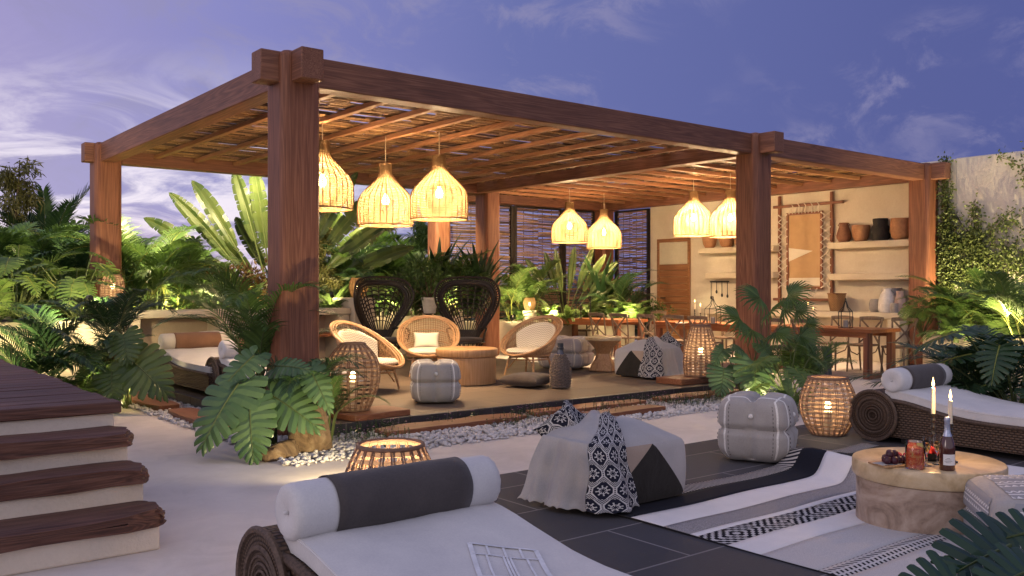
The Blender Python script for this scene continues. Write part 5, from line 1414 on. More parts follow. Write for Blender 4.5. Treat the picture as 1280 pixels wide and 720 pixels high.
vessel('clay_pot', 'black knobbly pot on the upper shelf', 'pot', on_wall(1100.5, us, 2.452), [(.14, 0), (.18, .06), (.18, .12), (.155, .17), (.17, .22), (.165, .28), (.135, .32), (.145, .40), (.14, .44)], CLAY_BLACK, G, wob=lambda a, z: 1 + .05 * cos(a * 9 + z * 30))
vessel('clay_pot', 'large tan pot at the post end of the upper shelf', 'pot', on_wall(1126, us, 2.452), [(.11, 0), (.16, .05), (.20, .16), (.195, .34), (.185, .40), (.19, .42)], TERRA, G)
for px, l, k in ((887, 'terracotta pot on the shelf near the door, left of three', 1.0), (908, 'terracotta pot in the middle of the shelf near the door', 1.0), (926, 'terracotta pot on the shelf near the door beside the front post', .95)):
    vessel('clay_pot', l, 'pot', on_wall(px, us, 2.452), [(.10 * k, 0), (.15 * k, .08), (.175 * k, .2), (.185 * k, .33), (.18 * k, .38)], TERRA, G)
CZ = 1.022
def basket():
    t = empty('woven_basket', 'tall brown woven basket on the wall counter below the tapestry', 'basket', on_wall(1046, 16.8, CZ), 0)
    pr = [(.13, 0), (.155, .12), (.175, .28), (.18, .36)]; b = MB()
    n = 40
    def fn(u, v): 
        z = v * .36; r = .13 + .05 * (v ** .7); return V((r * cos(u * 2 * pi), r * sin(u * 2 * pi), z))
    b.grid(fn, n, 8, 0, lambda u, v: (u * 26, v * 16)); b.build('body', WICKER_TAN, t, smooth=80)
    r = MB(); r.ring(.18, .36, .014, 32, 6); r.build('rim', plain('basket rim', (.2, .1, .04), .6), t)
basket()
GV = 'ceramic vessels on the wall counter'
vessel('vase', 'squat grey vase left of the white jug on the wall counter', 'vase', on_wall(1095, 16.8, CZ), [(.10, 0), (.13, .06), (.135, .16), (.11, .24), (.10, .26)], CERAMIC, GV)
vessel('vase', 'tall white jug on the wall counter', 'jug', on_wall(1109, 16.7, CZ), [(.15, 0), (.17, .06), (.16, .24), (.12, .36), (.07, .42), (.075, .47)], CERAMIC_W, GV, ears=1)
vessel('vase', 'broad grey vase behind the white jug', 'vase', on_wall(1116, 16.98, CZ), [(.15, 0), (.19, .12), (.19, .34), (.16, .44), (.17, .48)], CERAMIC, GV)
vessel('cup', 'small grey beaker in front of the blush vase', 'beaker', on_wall(1118.5, 16.6, CZ), [(.07, 0), (.075, .1), (.075, .19)], CERAMIC, GV)
vessel('vase', 'slender blush vase beside the post on the wall counter', 'vase', on_wall(1125, 16.7, CZ), [(.08, 0), (.105, .08), (.10, .26), (.06, .36), (.07, .42)], CERAMIC_P, GV)
# utensil rail
t = empty('utensil_rail', 'black rail with hanging spoons on the wall near the door', 'rail', V((WX - .004, 13.6, 1.55)), 0)
b = MB(); b.bar((-.03, -.28, .1), (-.03, .28, .1), .02, .03); b.bar((0, -.25, .1), (-.03, -.25, .1), .02, .02); b.bar((0, .25, .1), (-.03, .25, .1), .02, .02); b.build('rail', BLACK, t)
for y, l in ((-.24, .30), (-.08, .28), (.08, .2), (.24, .34)):
    u_ = MB(); u_.tube([(-.035, y, .09), (-.035, y, .09 - l)], .008, 5); c0 = V((-.035, y, .09 - l - .03)); u_.cube(lambda p: c0 + Matrix.Diagonal((.012, .03, .045)) @ V(p).normalized(), 4); u_.build('utensil', BLACK, t)
# tapestry in a lashed pole frame
def tapestry():
    y0, y1 = 10.60, 11.93; t = empty('lashed_tapestry', 'tan cloth laced into a brown pole frame on the house wall', 'tapestry', V((WX - .06, (y0+y1)/2, 1.2)), 0)
    hy = (y1-y0)/2; H = 2.22
    for y in (-hy + .02, hy - .02): b = MB(); b.bar((0, y, -.15), (0, y, H + .12), .06, .06); b.build('pole', W_POST, t, bevel=.008)
    for z in (.05, H - .12): b = MB(); b.bar((-.05, -hy - .28, z), (-.05, hy + .1, z), .06, .06); b.build('cross_pole', W_BEAM_Y, t, bevel=.008)
    py, pz0, pz1 = .415, .30, 1.92; f = MB()
    for y in (-py, py): f.bar((-.02, y, pz0 - .03), (-.02, y, pz1 + .03), .05, .05)
    for z in (pz0, pz1): f.bar((-.02, -py + .025, z), (-.02, py - .025, z), .05, .05)
    f.build('inner_frame', W_POST, t, smooth=0)
    c = MB(); c.grid(lambda u, v: V((-.025 + .006 * sin(v * 9), -py + .03 + (2*py-.06)*u, pz0 + .03 + (pz1-pz0-.06)*v)), 8, 12); c.build('cloth', fabric('tan hanging cloth', (.50, .33, .175), (.42, .27, .14)), t)
    c = MB(); c.add([(-.034, py-.03, .98), (-.034, py-.03, 1.18), (-.034, -py+.2, 1.10), (-.034, py-.03, .88)], [(0, 1, 2), (0, 2, 3)]); c.add([(-.034, -py+.03, pz0+.05), (-.034, py-.03, pz0+.05), (-.034, py-.03, pz0+.22), (-.034, -py+.03, pz0+.22)], [(0, 1, 2, 3)]); c.build('cream_patch', CREAM_LINEN, t, smooth=0)
    l = MB(); n = 11
    for s in (-1, 1):
        pts1 = []; pts2 = []
        for k in range(n):
            z = pz0 + (pz1 - pz0) * k / (n - 1); pts1.append((-.05, s * (py if k % 2 else hy - .02), z)); pts2.append((-.05, s * (hy - .02 if k % 2 else py), z))
        l.tube(pts1, .015, 4); l.tube(pts2, .015, 4)
    for k in range(5):
        y = -py + .08 + k * .16
        l.tube([(-.06, y - .03, pz1), (-.09, y - .06, pz1 + .16), (-.09, y - .02, H - .08), (-.03, y + .04, H - .10), (-.03, y + .05, pz1 + .1), (-.06, y + .06, pz1)], .011, 4)
        l.tube([(-.06, y, pz0), (-.08, y + .05, .18), (-.06, y + .08, .06)], .011, 4)
    l.build('lacing', plain('cotton rope', (.74, .67, .56), .9), t)
tapestry()
# flower pot on the planter wall, round wicker pouf under the counter, rocks
t = empty('potted_plant', 'white flower pot with a leafy bush on the planter wall between the peacock chairs', 'potted plant', at(537, 16.95, 1.022), .4)
b = MB(); b.lathe([(.11, 0), (.15, .26), (.155, .265), (.155, .30), (.135, .30), (.13, .24)], 24, cap1=False); b.build('pot', CERAMIC_W, t, smooth=40)
POTTED = t
def wp():
    t = empty('wicker_pouf', 'round tan wicker pouf with a cream cushion under the long counter', 'pouf', at(275, 14.35, .132) , 0)
    b = MB(); b.grid(lambda u, v: V((.33 * (1 + .08 * sin(v * pi)) * cos(u * 2 * pi), .33 * (1 + .08 * sin(v * pi)) * sin(u * 2 * pi), v * .62)), 40, 8, 0, lambda u, v: (u * 46, v * 26)); b.build('body', WICKER_TAN, t, smooth=80)
    c = MB(); c.lathe([(.001, .60), (.33, .60), (.35, .63), (.33, .67), (.001, .685)], 32, cap0=False, cap1=False); c.build('cushion', CREAM_LINEN, t, smooth=80)
wp()
ROCK, nt = mat('ochre rock'); v = objc(nt); n = noise_(nt, v, 5, 8, .65, .8); f = noise_(nt, v, 40, 5, .7)
finish(nt, nt.ramp(n, [(.3, (.07, .045, .03)), (.5, (.22, .145, .085)), (.68, (.38, .285, .18))]), .85, nt.m('ADD', n, nt.m('MULTIPLY', f, .4)), 1.0, .03, .25)
def rock(label, loc, sx, sy, sz, rz, seed):
    b = MB()
    def f(p):
        q = V(p).normalized(); k = 1 + .30 * noise.noise(q * 1.4 + V((seed, 0, 0))) + .12 * noise.noise(q * 4 + V((0, seed, 0))) + .05 * noise.noise(q * 9 + V((0, 0, seed)))
        for pl in (V((.6, .5, .5)), V((-.5, .3, .7)), V((.1, -.8, .45)), V((.7, -.5, .2))):
            d = q.dot(pl.normalized()) * k
            if d > .78: k *= .78 / d
        return Matrix.Rotation(rz, 3, 'Z') @ V((q.x * k * sx, q.y * k * sy, q.z * k * sz + sz * .72))
    b.cube(f, 18); tag(b.build('rock', ROCK, smooth=50, loc=loc), label, 'rock', 'ochre rocks at the foot of the front post')
rock('tall ochre rock against the front post', cw(-1.83, 8.20, -.02), .22, .18, .27, .3, 2.0)
rock('low ochre rock in the white pebbles by the split leaves', cw(-2.03, 7.90, -.02), .20, .14, .10, .1, 5.0)
# ------------------------------------------------------------------ plants
UP = V((0, 0, 1))
def frond(b, base, az, el, L, droop, n, ll, lw, ang=55, st=.14, mi=0, sm=1, rr=.007, fold=.35, lseg=2, taper=.55):
    """a feather frond: an arching rib with n leaflets a side"""
    h = V((cos(az), sin(az), 0)); p = V(base); N = 14; pts = [p.copy()]; dirs = []
    e = el
    for i in range(N):
        d = h * cos(e) + UP * sin(e); dirs.append(d); p = p + d * (L / N); pts.append(p.copy()); e -= droop / N * (.4 + 1.2 * i / N)
    dirs.append(dirs[-1])
    b.tube(pts, [rr * (1 - .75 * i / N) for i in range(N + 1)], 4, mi=sm)
    for k in range(n):
        s = st + (1 - st) * (k + .5) / n; i = min(N - 1, int(s * N)); f = s * N - i
        q = pts[i].lerp(pts[i + 1], f); d = dirs[i]; side = d.cross(UP); side = side.normalized() if side.length > .01 else V((-h.y, h.x, 0)); nn = side.cross(d).normalized()
        l = ll * (.45 + .55 * sin(pi * min(1, (s * .9 + .08)) ** .8)) * rnd.uniform(.88, 1.1); a = R(ang) * (1 - .45 * s)
        for sg in (-1, 1):
            ld = (d * cos(a) + side * sg * sin(a) + nn * fold * rnd.uniform(.6, 1.2)).normalized(); w = lw * rnd.uniform(.8, 1.1)
            ws = ld.cross(nn).normalized() * w / 2; vs = [q - ws * .4, q + ws * .4]; c = q; dd = ld
            for j in range(lseg):
                c = c + dd * (l / (lseg + 1)); vs += [c - ws * (1 - .25 * j), c + ws * (1 - .25 * j)]; dd = (dd - UP * (.30 + .1 * j)).normalized()
            vs.append(c + dd * (l / (lseg + 1)))
            fs = [(2*j, 2*j+1, 2*j+3, 2*j+2) for j in range(lseg)] + [(2*lseg, 2*lseg+1, 2*lseg+2)]
            b.add(vs, fs, mi)
def split_leaf(b, A, B, N, W, lobes=7, split=.45, gap=.26, mi=0, vein=None, droop=.22, sag=.13, back=.22):
    """a heart shaped split leaf from stalk A to tip B; N is the side it shows"""
    A, B = V(A), V(B); L = (B - A).length; d = (B - A).normalized(); n = V(N); n = (n - d * n.dot(d)).normalized(); sd = d.cross(n)
    def mid(t): return A + d * (L * t) - n * (droop * L * max(0, t) ** 2)
    def hw(t):
        if t < 0: return W * (.80 + t * 1.2)
        return W * (max(0, 1 - t) ** .62) * (.86 + .5 * t * (1 - t) * 1.6)
    rows = (0, .2, split, (split + 1) / 2 * 1.04, .93, 1.0)
    for sg in (-1, 1):
        for k in range(lobes):
            t0 = -.10 + 1.04 * k / lobes; t1 = -.10 + 1.04 * (k + 1) / lobes; tm = (t0 + t1) / 2
            lw = rnd.uniform(.9, 1.06); vs = []
            for ri, s in enumerate(rows):
                for ci, c in enumerate((-1, 0, 1)):
                    sh = 1.0 if s <= split else 1 - gap * ((s - split) / (1 - split)) ** .8
                    if s >= .93: sh *= .92 if s < .99 else .62
                    t = tm + (t1 - t0) / 2 * c * sh
                    r = hw(max(-.1, min(.97, tm * .6 + t * .4))) * s * lw
                    sweep = R(132 - 100 * max(0, (t + .10) / 1.04) ** .7)
                    dirv = d * cos(sweep) + sd * sg * sin(sweep)
                    tt = max(t, 0.0) if s < .21 else t
                    p = mid(max(tt, 0)) + d * (L * min(tt, 0)) + dirv * r - n * (sag * W * (s ** 2) * lw) + n * (.020 * W * (1 if c == 0 else -1) * (s > .1))
                    vs.append(p)
            fs = [(3*i + c, 3*i + c + 1, 3*i + c + 4, 3*i + c + 3) for i in range(len(rows) - 1) for c in (0, 1)]
            if sg < 0: fs = [f[::-1] for f in fs]
            b.add(vs, fs, mi)
    if vein is not None: b.tube([mid(t / 6) + n * .004 for t in range(7)], [.0065 * (1 - t / 7) * (L / .4) ** .5 for t in range(7)], 4, mi=vein)
def stalk(b, P0, P1, bow=.25, r=.011, mi=1):
    P0, P1 = V(P0), V(P1); m = P0.lerp(P1, .55) + UP * (bow * (P1 - P0).length)
    pts = [P0 * (1-t)**2 + m * 2*t*(1-t) + P1 * t*t for t in [i/8 for i in range(9)]]
    b.tube(pts, [r * (1.25 - .6 * i / 8) for i in range(9)], 6, mi=mi)
def fan_leaf(b, c, d, n, size, blades=18, spread=250, mi=0, fold=.12):
    d = V(d).normalized(); n = V(n); n = (n - d * n.dot(d)).normalized(); s = d.cross(n)
    for k in range(blades):
        a = R(spread) * ((k + .5) / blades - .5); da = R(spread) / blades / 2; l = size * (.78 + .22 * cos(a * .7)) * rnd.uniform(.92, 1.05)
        P = lambda r, aa, z: V(c) + (d * cos(aa) + s * sin(aa)) * r + n * z
        dr = -.28 * size
        vs = [V(c), P(l*.5, a-da*.96, -fold*size*.1), P(l*.5, a, fold*size*.22), P(l*.5, a+da*.96, -fold*size*.1), P(l*.8, a-da*.42, dr*.25), P(l*.8, a+da*.42, dr*.25), P(l, a, dr*.75) - UP * .06 * size]
        b.add(vs, [(0,1,2), (0,2,3), (1,4,2), (4,5,2), (2,5,3), (4,6,5)], mi)
def paddle(b, A, d, L, W, n, mi=0, droop=.5, torn=.5, st=None, seed=0):
    """banana like blade along a rib, torn into strips"""
    p = V(A); d = V(d).normalized(); N = 22; pts = [p.copy()]; ds = [d.copy()]
    for i in range(N):
        d = (d - UP * (droop / N) * (.3 + 1.4 * i / N)).normalized(); p = p + d * (L / N); pts.append(p.copy()); ds.append(d.copy())
    if st is not None: b.tube(pts, [.02 * (1 - .8 * i / N) for i in range(N + 1)], 5, mi=st)
    n = V(n)
    for sg in (-1, 1):
        i = 0
        while i < N:
            run = rnd.choice((1, 2, 2, 3)) if rnd.random() < torn else 5; j = min(N, i + run); k0 = i
            off = rnd.uniform(-.10, .05); vs = []; m = j - i
            for q in range(i, j + 1):
                t = q / N; w = W * (sin(pi * min(1, t * .96 + .04)) ** .5) * (1 if t < .9 else .85)
                if q == j and j < N: w *= .93
                sd = ds[q].cross(n); sd = sd.normalized() if sd.length > .01 else V((1, 0, 0)); nn = sd.cross(ds[q]).normalized()
                tq = (q - (.35 if q == j and rnd.random() < torn else 0))
                c = pts[q]; e1 = c + sd * sg * w * .5 + nn * w * .20 + ds[q] * w * .12; e2 = c + sd * sg * w * .95 + nn * w * (.12 + off) + ds[q] * w * (.28 if q < j else .16)
                vs += [c, e1, e2]
            b.add(vs, [(3*q + c, 3*q + c + 1, 3*q + c + 4, 3*q + c + 3) if sg > 0 else (3*q + c + 3, 3*q + c + 4, 3*q + c + 1, 3*q + c) for q in range(m) for c in (0, 1)], mi); i = j
def strap(b, A, az, el, L, W, droop=1.0, mi=0):
    h = V((cos(az), sin(az), 0)); p = V(A); e = el; N = 7; vs = []; s = V((-h.y, h.x, 0))
    for i in range(N + 1):
        t = i / N; w = W * (sin(pi * (.18 + .80 * t)) if t < .98 else .02) / 2; d = h * cos(e) + UP * sin(e); nn = s.cross(d)
        vs += [p - s * w - nn * w * .3, p, p + s * w - nn * w * .3]; p = p + d * (L / N); e -= droop / N * (.3 + 1.4 * t)
    b.add(vs, [(3*i + c, 3*i + c + 1, 3*i + c + 4, 3*i + c + 3) for i in range(N) for c in (0, 1)], mi)
def leaflet(b, p, d, l, w, mi=0):
    d = V(d).normalized(); s = d.cross(V((rnd.uniform(-1, 1), rnd.uniform(-1, 1), rnd.uniform(-.2, 1)))); s = s.normalized() * w / 2 if s.length > .01 else V((w / 2, 0, 0))
    p = V(p); b.add([p, p + d * l * .45 + s, p + d * l, p + d * l * .45 - s], [(0, 1, 2, 3)], mi)

PL = {}                                              # plant kinds: list of (list of (part name, mesh))
def proto(kind, parts): PL.setdefault(kind, []).append([(n, b.mesh(n, m, sm)) for n, b, m, sm in parts])
def plant(kind, label, loc, scale=1.0, rz=None, group=None, var=None, name=None, cat=None):
    ps = PL[kind]; parts = ps[rnd.randrange(len(ps)) if var is None else var % len(ps)]
    rz = rnd.uniform(0, 6.28) if rz is None else rz
    t = empty(name or kind, label, cat or {'areca_palm': 'palm', 'fan_palm': 'palm', 'travellers_palm': 'palm'}.get(kind, 'plant'), loc, rz, group)
    t.scale = scale if hasattr(scale, '__len__') else (scale,) * 3
    for n, me in parts:
        o = bpy.data.objects.new(n, me); COL.objects.link(o); o.parent = t
    return t
def mk_areca(m, stem, nf, L, canes, seed):
    rnd.seed(seed); f = MB(); s = MB()
    for k in range(canes):
        a = 2*pi*k/canes + rnd.uniform(-.3, .3); r = rnd.uniform(.03, .16); x, y = r*cos(a), r*sin(a); h = rnd.uniform(.25, .75) * L * .5
        top = V((x + .12 * cos(a), y + .12 * sin(a), h)); s.tube([(x, y, 0), ((x+top.x)/2, (y+top.y)/2, h*.5), top], [.022, .018, .013], 6)
        for q in range(max(2, nf // canes)):
            frond(f, top, a + rnd.uniform(-1.1, 1.1) + q * 2.1, rnd.uniform(.75, 1.35), L * rnd.uniform(.7, 1.05), rnd.uniform(1.0, 1.9), 34, L * .29, L * .0175, 50, .16, 0, 1, .008, .30, 2)
    return [('foliage', f, [m, stem], 0), ('stem', s, stem, 40)]
for i, (m, st, sd) in enumerate(((LEAF['mid'], STEM, 1), (LEAF['dark'], STEM, 2), (LEAF['lime'], STEM_LIME, 3), (LEAF['mid'], STEM_LIME, 4))): proto('areca_palm', mk_areca(m, st, 16, 1.5, 5, sd))
def mk_fern(m, seed, n=26, L=.8):
    rnd.seed(seed); f = MB(); s = MB()
    for k in range(n):
        a = 2*pi*k*.618; el = rnd.uniform(.5, 1.35)
        frond(f, (rnd.uniform(-.05, .05), rnd.uniform(-.05, .05), .05), a, el, L * rnd.uniform(.7, 1.1), rnd.uniform(1.0, 2.0), 20, L * .20, L * .045, 72, .12, 0, 1, .005, .12, 1)
    s.lathe([(.06, 0), (.05, .08), (.02, .12)], 10)
    return [('foliage', f, [m, STEM], 0), ('crown_base', s, STEM, 40)]
for i, (m, sd) in enumerate(((LEAF['lime'], 11), (LEAF['mid'], 12), (LEAF['lime'], 13))): proto('fern', mk_fern(m, sd))
def mk_philo(m, seed, n=18, H=.9, size=.40, lob=9, split=.16, gap=.46):
    rnd.seed(seed); f = MB(); s = MB()
    for k in range(n):
        a = 2*pi*k*.618 + rnd.uniform(-.2, .2); r = rnd.uniform(.18, .62) * H; z = H * rnd.uniform(.35, 1.05) * (1.15 - .5 * r / H)
        A = V((r*cos(a), r*sin(a), z)); stalk(s, (0, 0, .02), A, .18, .010, 0); d = V((cos(a), sin(a), rnd.uniform(-.9, -.1))).normalized(); sz = size * rnd.uniform(.7, 1.1)
        split_leaf(f, A, A + d * sz, UP + V((cos(a), sin(a), 0)) * .5, sz * .52, lob, split, gap, 0, 1)
    return [('foliage', f, [m, STEM_LIME], 0), ('stem', s, STEM, 60)]
for m, sd in ((LEAF['lime'], 21), (LEAF['mid'], 22), (LEAF['dark'], 23)): proto('philodendron', mk_philo(m, sd))
def mk_fan(m, seed, n=11, H=1.2, size=.55):
    rnd.seed(seed); f = MB(); s = MB(); s.tube([(0, 0, 0), (0, 0, .25)], [.05, .04], 8)
    for k in range(n):
        a = 2*pi*k*.618; el = rnd.uniform(.35, 1.35); r = H * rnd.uniform(.6, .85); c = V((r*cos(a)*cos(el), r*sin(a)*cos(el), .2 + r*sin(el)))
        stalk(s, (0, 0, .2), c, .08, .009, 0); d = (V((cos(a), sin(a), 0)) * cos(el - .5) + UP * sin(el - .5)); nn = UP * cos(el - .5) - V((cos(a), sin(a), 0)) * sin(el - .5)
        fan_leaf(f, c, d, nn, size * rnd.uniform(.8, 1.1), 20)
    return [('foliage', f, m, 0), ('stem', s, STEM, 60)]
for m, sd in ((LEAF['mid'], 31), (LEAF['dark'], 32)): proto('fan_palm', mk_fan(m, sd))
def mk_trav(m, seed, n=11, H=2.4, spread=2.3, LL=1.2, W=.26, torn=.8):
    rnd.seed(seed); f = MB(); s = MB()
    for k in range(n):
        a = (k / (n - 1) - .5) * spread + rnd.uniform(-.04, .04); l = H * rnd.uniform(.45, .56); y = rnd.uniform(-.06, .06)
        top = V((sin(a) * l, y, cos(a) * l)); s.tube([(sin(a) * .05, 0, 0), V((sin(a) * l * .5, y * .5, cos(a) * l * .5)), top], [.035, .024, .018], 6)
        d = V((sin(a), y * .5, cos(a))); paddle(f, top, d, LL * rnd.uniform(.9, 1.1), W, V((.15 * (-1) ** k, -1, .1)), 0, .22 + .15 * abs(a), torn, 1)
    return [('foliage', f, [m, STEM], 0), ('stem', s, STEM, 60)]
proto('travellers_palm', mk_trav(LEAF['banana'], 41, 14, 2.9, 2.5, 1.65, .17, .95)); proto('travellers_palm', mk_trav(LEAF['banana'], 42, 10, 2.6, 2.2, 1.5, .20, .9))
def mk_strap(m, seed, n=30, L=1.0, W=.085, el=(.5, 1.45)):
    rnd.seed(seed); f = MB(); s = MB(); s.tube([(0, 0, 0), (0, 0, .12)], [.05, .06], 8)
    for k in range(n): strap(f, (rnd.uniform(-.04, .04), rnd.uniform(-.04, .04), .08), 2*pi*k*.618, rnd.uniform(*el), L * rnd.uniform(.7, 1.1), W, rnd.uniform(.5, 1.5))
    return [('foliage', f, m, 60), ('stem', s, STEM, 40)]
proto('dracaena', mk_strap(LEAF['mid'], 51)); proto('dracaena', mk_strap(LEAF['lime'], 52, 26, .9, .10)); proto('dracaena', mk_strap(LEAF['dark'], 53, 22, 1.7, .14, (.9, 1.5)))
def mk_bush(m, seed, n=900, r=.55, l=.09):
    rnd.seed(seed); f = MB(); s = MB(); cl = [(V((rnd.gauss(0, .35), rnd.gauss(0, .35), rnd.uniform(.25, 1.0))) * r * 1.2, rnd.uniform(.22, .42) * r * 1.3) for _ in range(11)]
    for c, q in cl: s.tube([(0, 0, 0), c * .6 + V((rnd.uniform(-.05, .05), 0, 0)), c], [.014, .010, .005], 4)
    for _ in range(n):
        c, q = rnd.choice(cl); d = V((rnd.gauss(0, 1), rnd.gauss(0, 1), rnd.gauss(0, 1))).normalized(); p = c + d * q * rnd.uniform(.3, 1.0) ** .6
        leaflet(f, p, d + V((0, 0, rnd.uniform(-.5, .4))), l * rnd.uniform(.7, 1.3), l * .42)
    return [('foliage', f, m, 0), ('stem', s, BARK, 60)]
for m, sd in ((LEAF['mid'], 61), (LEAF['olive'], 62), (LEAF['dark'], 63)): proto('shrub', mk_bush(m, sd))
proto('shrub', mk_bush(LEAF['red'], 64))
def mk_tree(m, seed, H=3.0, n=6500, wr=.5):
    rnd.seed(seed); f = MB(); s = MB(); tr = [V((.03 * sin(i * 1.3), .03 * cos(i), H * i / 9)) for i in range(10)]; s.tube(tr, [.045 * (1 - .085 * i) for i in range(10)], 6)
    br = []
    for k in range(34):
        z = rnd.uniform(.18, .98) * H; a = k * 2.4; l = wr * (1.15 - .75 * (z / H)) * rnd.uniform(.6, 1.15); p0 = V((0, 0, z)); p1 = p0 + V((cos(a) * l * .7, sin(a) * l * .7, l * .55)); p2 = p1 + V((cos(a) * l * .4, sin(a) * l * .4, -l * .25))
        s.tube([p0, p1, p2], [.012, .008, .003], 4); br.append((p0, p1, p2))
    for _ in range(n):
        p0, p1, p2 = rnd.choice(br); t = rnd.uniform(.25, 1); q = p0 * (1-t)**2 + p1 * 2*t*(1-t) + p2 * t*t; q = q + V((rnd.gauss(0, .07), rnd.gauss(0, .07), rnd.gauss(0, .07)))
        leaflet(f, q, (rnd.gauss(0, .6), rnd.gauss(0, .6), rnd.uniform(-1.2, .1)), rnd.uniform(.10, .19), .026)
    return [('trunk', s, BARK, 60), ('crown', f, m, 0)]
proto('willow_tree', mk_tree(LEAF['olive'], 71)); proto('willow_tree', mk_tree(LEAF['mid'], 72))
def mk_cycas(m, seed):
    rnd.seed(seed); f = MB(); s = MB(); s.tube([(0, 0, 0), (0, 0, 1.0)], [.14, .11], 10)
    for k in range(20): frond(f, (0, 0, 1.0), 2*pi*k*.618, rnd.uniform(.2, 1.45), rnd.uniform(1.2, 1.7), rnd.uniform(.3, 1.0), 44, .34, .022, 48, .10, 0, 1, .012, .25, 1)
    return [('trunk', s, BARK, 60), ('crown', f, [m, STEM], 0)]
proto('palm_tree', mk_cycas(LEAF['dark'], 81))
rnd.seed(99)

# --- bed on the left of the stairs path and behind the counter
GL = 'lush plants in the long left planter'; GB = 'plants in the planter behind the lounge'; GS = 'plants in front of the cane blinds'; GT = 'trees beyond the planters'
def W_(px, d, z=0.0): return at(px, d, z)
ZP = .95
for px, d, k, s, var, l in (
    (20, 13.2, 'philodendron', 1.25, 0, 'bright lobed philodendron at the left edge above the deck'), (95, 13.6, 'philodendron', 1.15, 0, 'bright lobed philodendron spilling over the planter rim left of the far post'),
    (-15, 12.4, 'fern', 1.3, 0, 'lime fern leaning in from the left edge'), (60, 14.6, 'fern', 1.35, 2, 'tall lime fern arching beside the far corner post'),
    (125, 14.9, 'fern', 1.1, 0, 'lime fern in front of the lantern at the far post'), (35, 15.2, 'shrub', 1.4, 2, 'dark leafy shrub behind the ferns on the left'),
    (85, 15.8, 'areca_palm', 1.1, 1, 'dark feather palm left of the far corner post'), (0, 15.4, 'areca_palm', 1.0, 0, 'feather palm behind the ferns at the left edge')):
    plant(k, l, W_(px, d, ZP), s, None, GL, var)
for px, d, k, s, var, l in (
    (55, 11.3, 'areca_palm', .95, 1, 'dense dark feather palm standing on the ground beside the deck'), (40, 10.4, 'fern', .95, 2, 'pale fern at the edge of the wooden deck'),
    (95, 11.0, 'fern', .85, 1, 'green fern between the deck and the planter wall'), (-20, 9.6, 'fern', .9, 0, 'fern cut by the left edge behind the deck'),
    (20, 12.0, 'fern', 1.0, 0, 'lime fern growing in front of the left planter'), (118, 12.4, 'philodendron', .75, 1, 'mid green philodendron low against the left planter wall')):
    plant(k, l, W_(px, d, 0), s, None, 'plants on the ground behind the deck', var)
for px, d, k, s, var, l in (
    (180, 15.6, 'areca_palm', 1.25, 3, 'yellow stemmed feather palm right of the far corner post'), (215, 16.2, 'areca_palm', .95, 3, 'feather palm with bright stems behind the long counter'),
    (196, 15.9, 'philodendron', .8, 1, 'philodendron peeping over the left half of the counter'), (262, 15.8, 'philodendron', .8, 1, 'philodendron behind the middle of the counter'),
    (245, 16.6, 'shrub', 1.2, 0, 'round green shrub behind the counter'), (283, 16.9, 'dracaena', 1.2, 1, 'strap leaved dracaena behind the counter, left of the big front post'),
    (310, 16.4, 'fern', .95, 0, 'lime fern behind the counter next to the big front post'), (325, 17.2, 'shrub', 1.3, 3, 'russet leaved shrub behind the big front post'),
    (208, 17.6, 'shrub', 1.0, 0, 'dark shrub at the back of the planter behind the counter'), (160, 17.2, 'areca_palm', 1.2, 0, 'dark feather palm rising right behind the far post'),
    (416, 16.8, 'fern', .95, 0, 'lime fern beside the pedestal lamp'), (432, 18.2, 'areca_palm', 1.15, 1, 'dark palm behind the small pedestal lamp'),
    (398, 17.6, 'willow_tree', .9, 0, 'slim olive tree right of the big front post'), (462, 17.8, 'fern', 1.1, 1, 'green fern behind the left peacock chair'),
    (507, 17.6, 'dracaena', 1.15, 1, 'bright strap leaved dracaena between the peacock chairs'), (545, 18.2, 'dracaena', 1.0, 2, 'tall dark dracaena behind the right peacock chair'),
    (585, 18.2, 'dracaena', 1.25, 0, 'green dracaena left of the inner post'), (492, 19.0, 'areca_palm', 1.2, 0, 'feather palm at the back between the peacock chairs'),
    (558, 17.9, 'shrub', 1.0, 0, 'green shrub behind the right peacock chair'), (590, 17.4, 'fern', 1.0, 1, 'fern close behind the inner post'),
    (470, 18.8, 'shrub', 1.3, 2, 'dark shrub behind the left peacock chair'), (520, 18.4, 'shrub', 1.1, 2, 'dark shrub behind the white flower pot')):
    plant(k, l, W_(px, d, ZP), s, None, GB, var)
for px, d, k, s, var, l in (
    (172, 18.0, 'areca_palm', 1.2, 0, 'tall green feather palm just right of the far corner post'), (200, 18.0, 'areca_palm', .9, 3, 'green feather palm under the lowest banana leaf'), (235, 17.8, 'areca_palm', .8, 0, 'feather palm in front of the torn banana leaves'),
    (268, 17.9, 'shrub', .95, 0, 'dense green shrub below the torn banana leaves'), (292, 17.9, 'areca_palm', .75, 2, 'lime feather palm under the banana stems'), (312, 18.0, 'dracaena', 1.0, 0, 'green dracaena close to the big front post'),
    (408, 18.1, 'shrub', 1.1, 0, 'dense green shrub between the front post and the first pendant'), (446, 18.1, 'areca_palm', .9, 3, 'green feather palm above the left peacock chair'), (476, 18.1, 'areca_palm', .85, 0, 'green feather palm under the lowest pendant lamp'),
    (512, 18.1, 'areca_palm', .9, 0, 'tall feather palm behind the white flower pot'), (535, 18.0, 'shrub', .95, 0, 'leafy green shrub left of the right peacock chair'), (570, 17.9, 'areca_palm', .85, 3, 'feather palm rising above the right peacock chair'), (600, 18.0, 'dracaena', .9, 2, 'dark strap leaved dracaena behind the inner post')):
    plant(k, l, W_(px, d, ZP), s, None, GB, var)
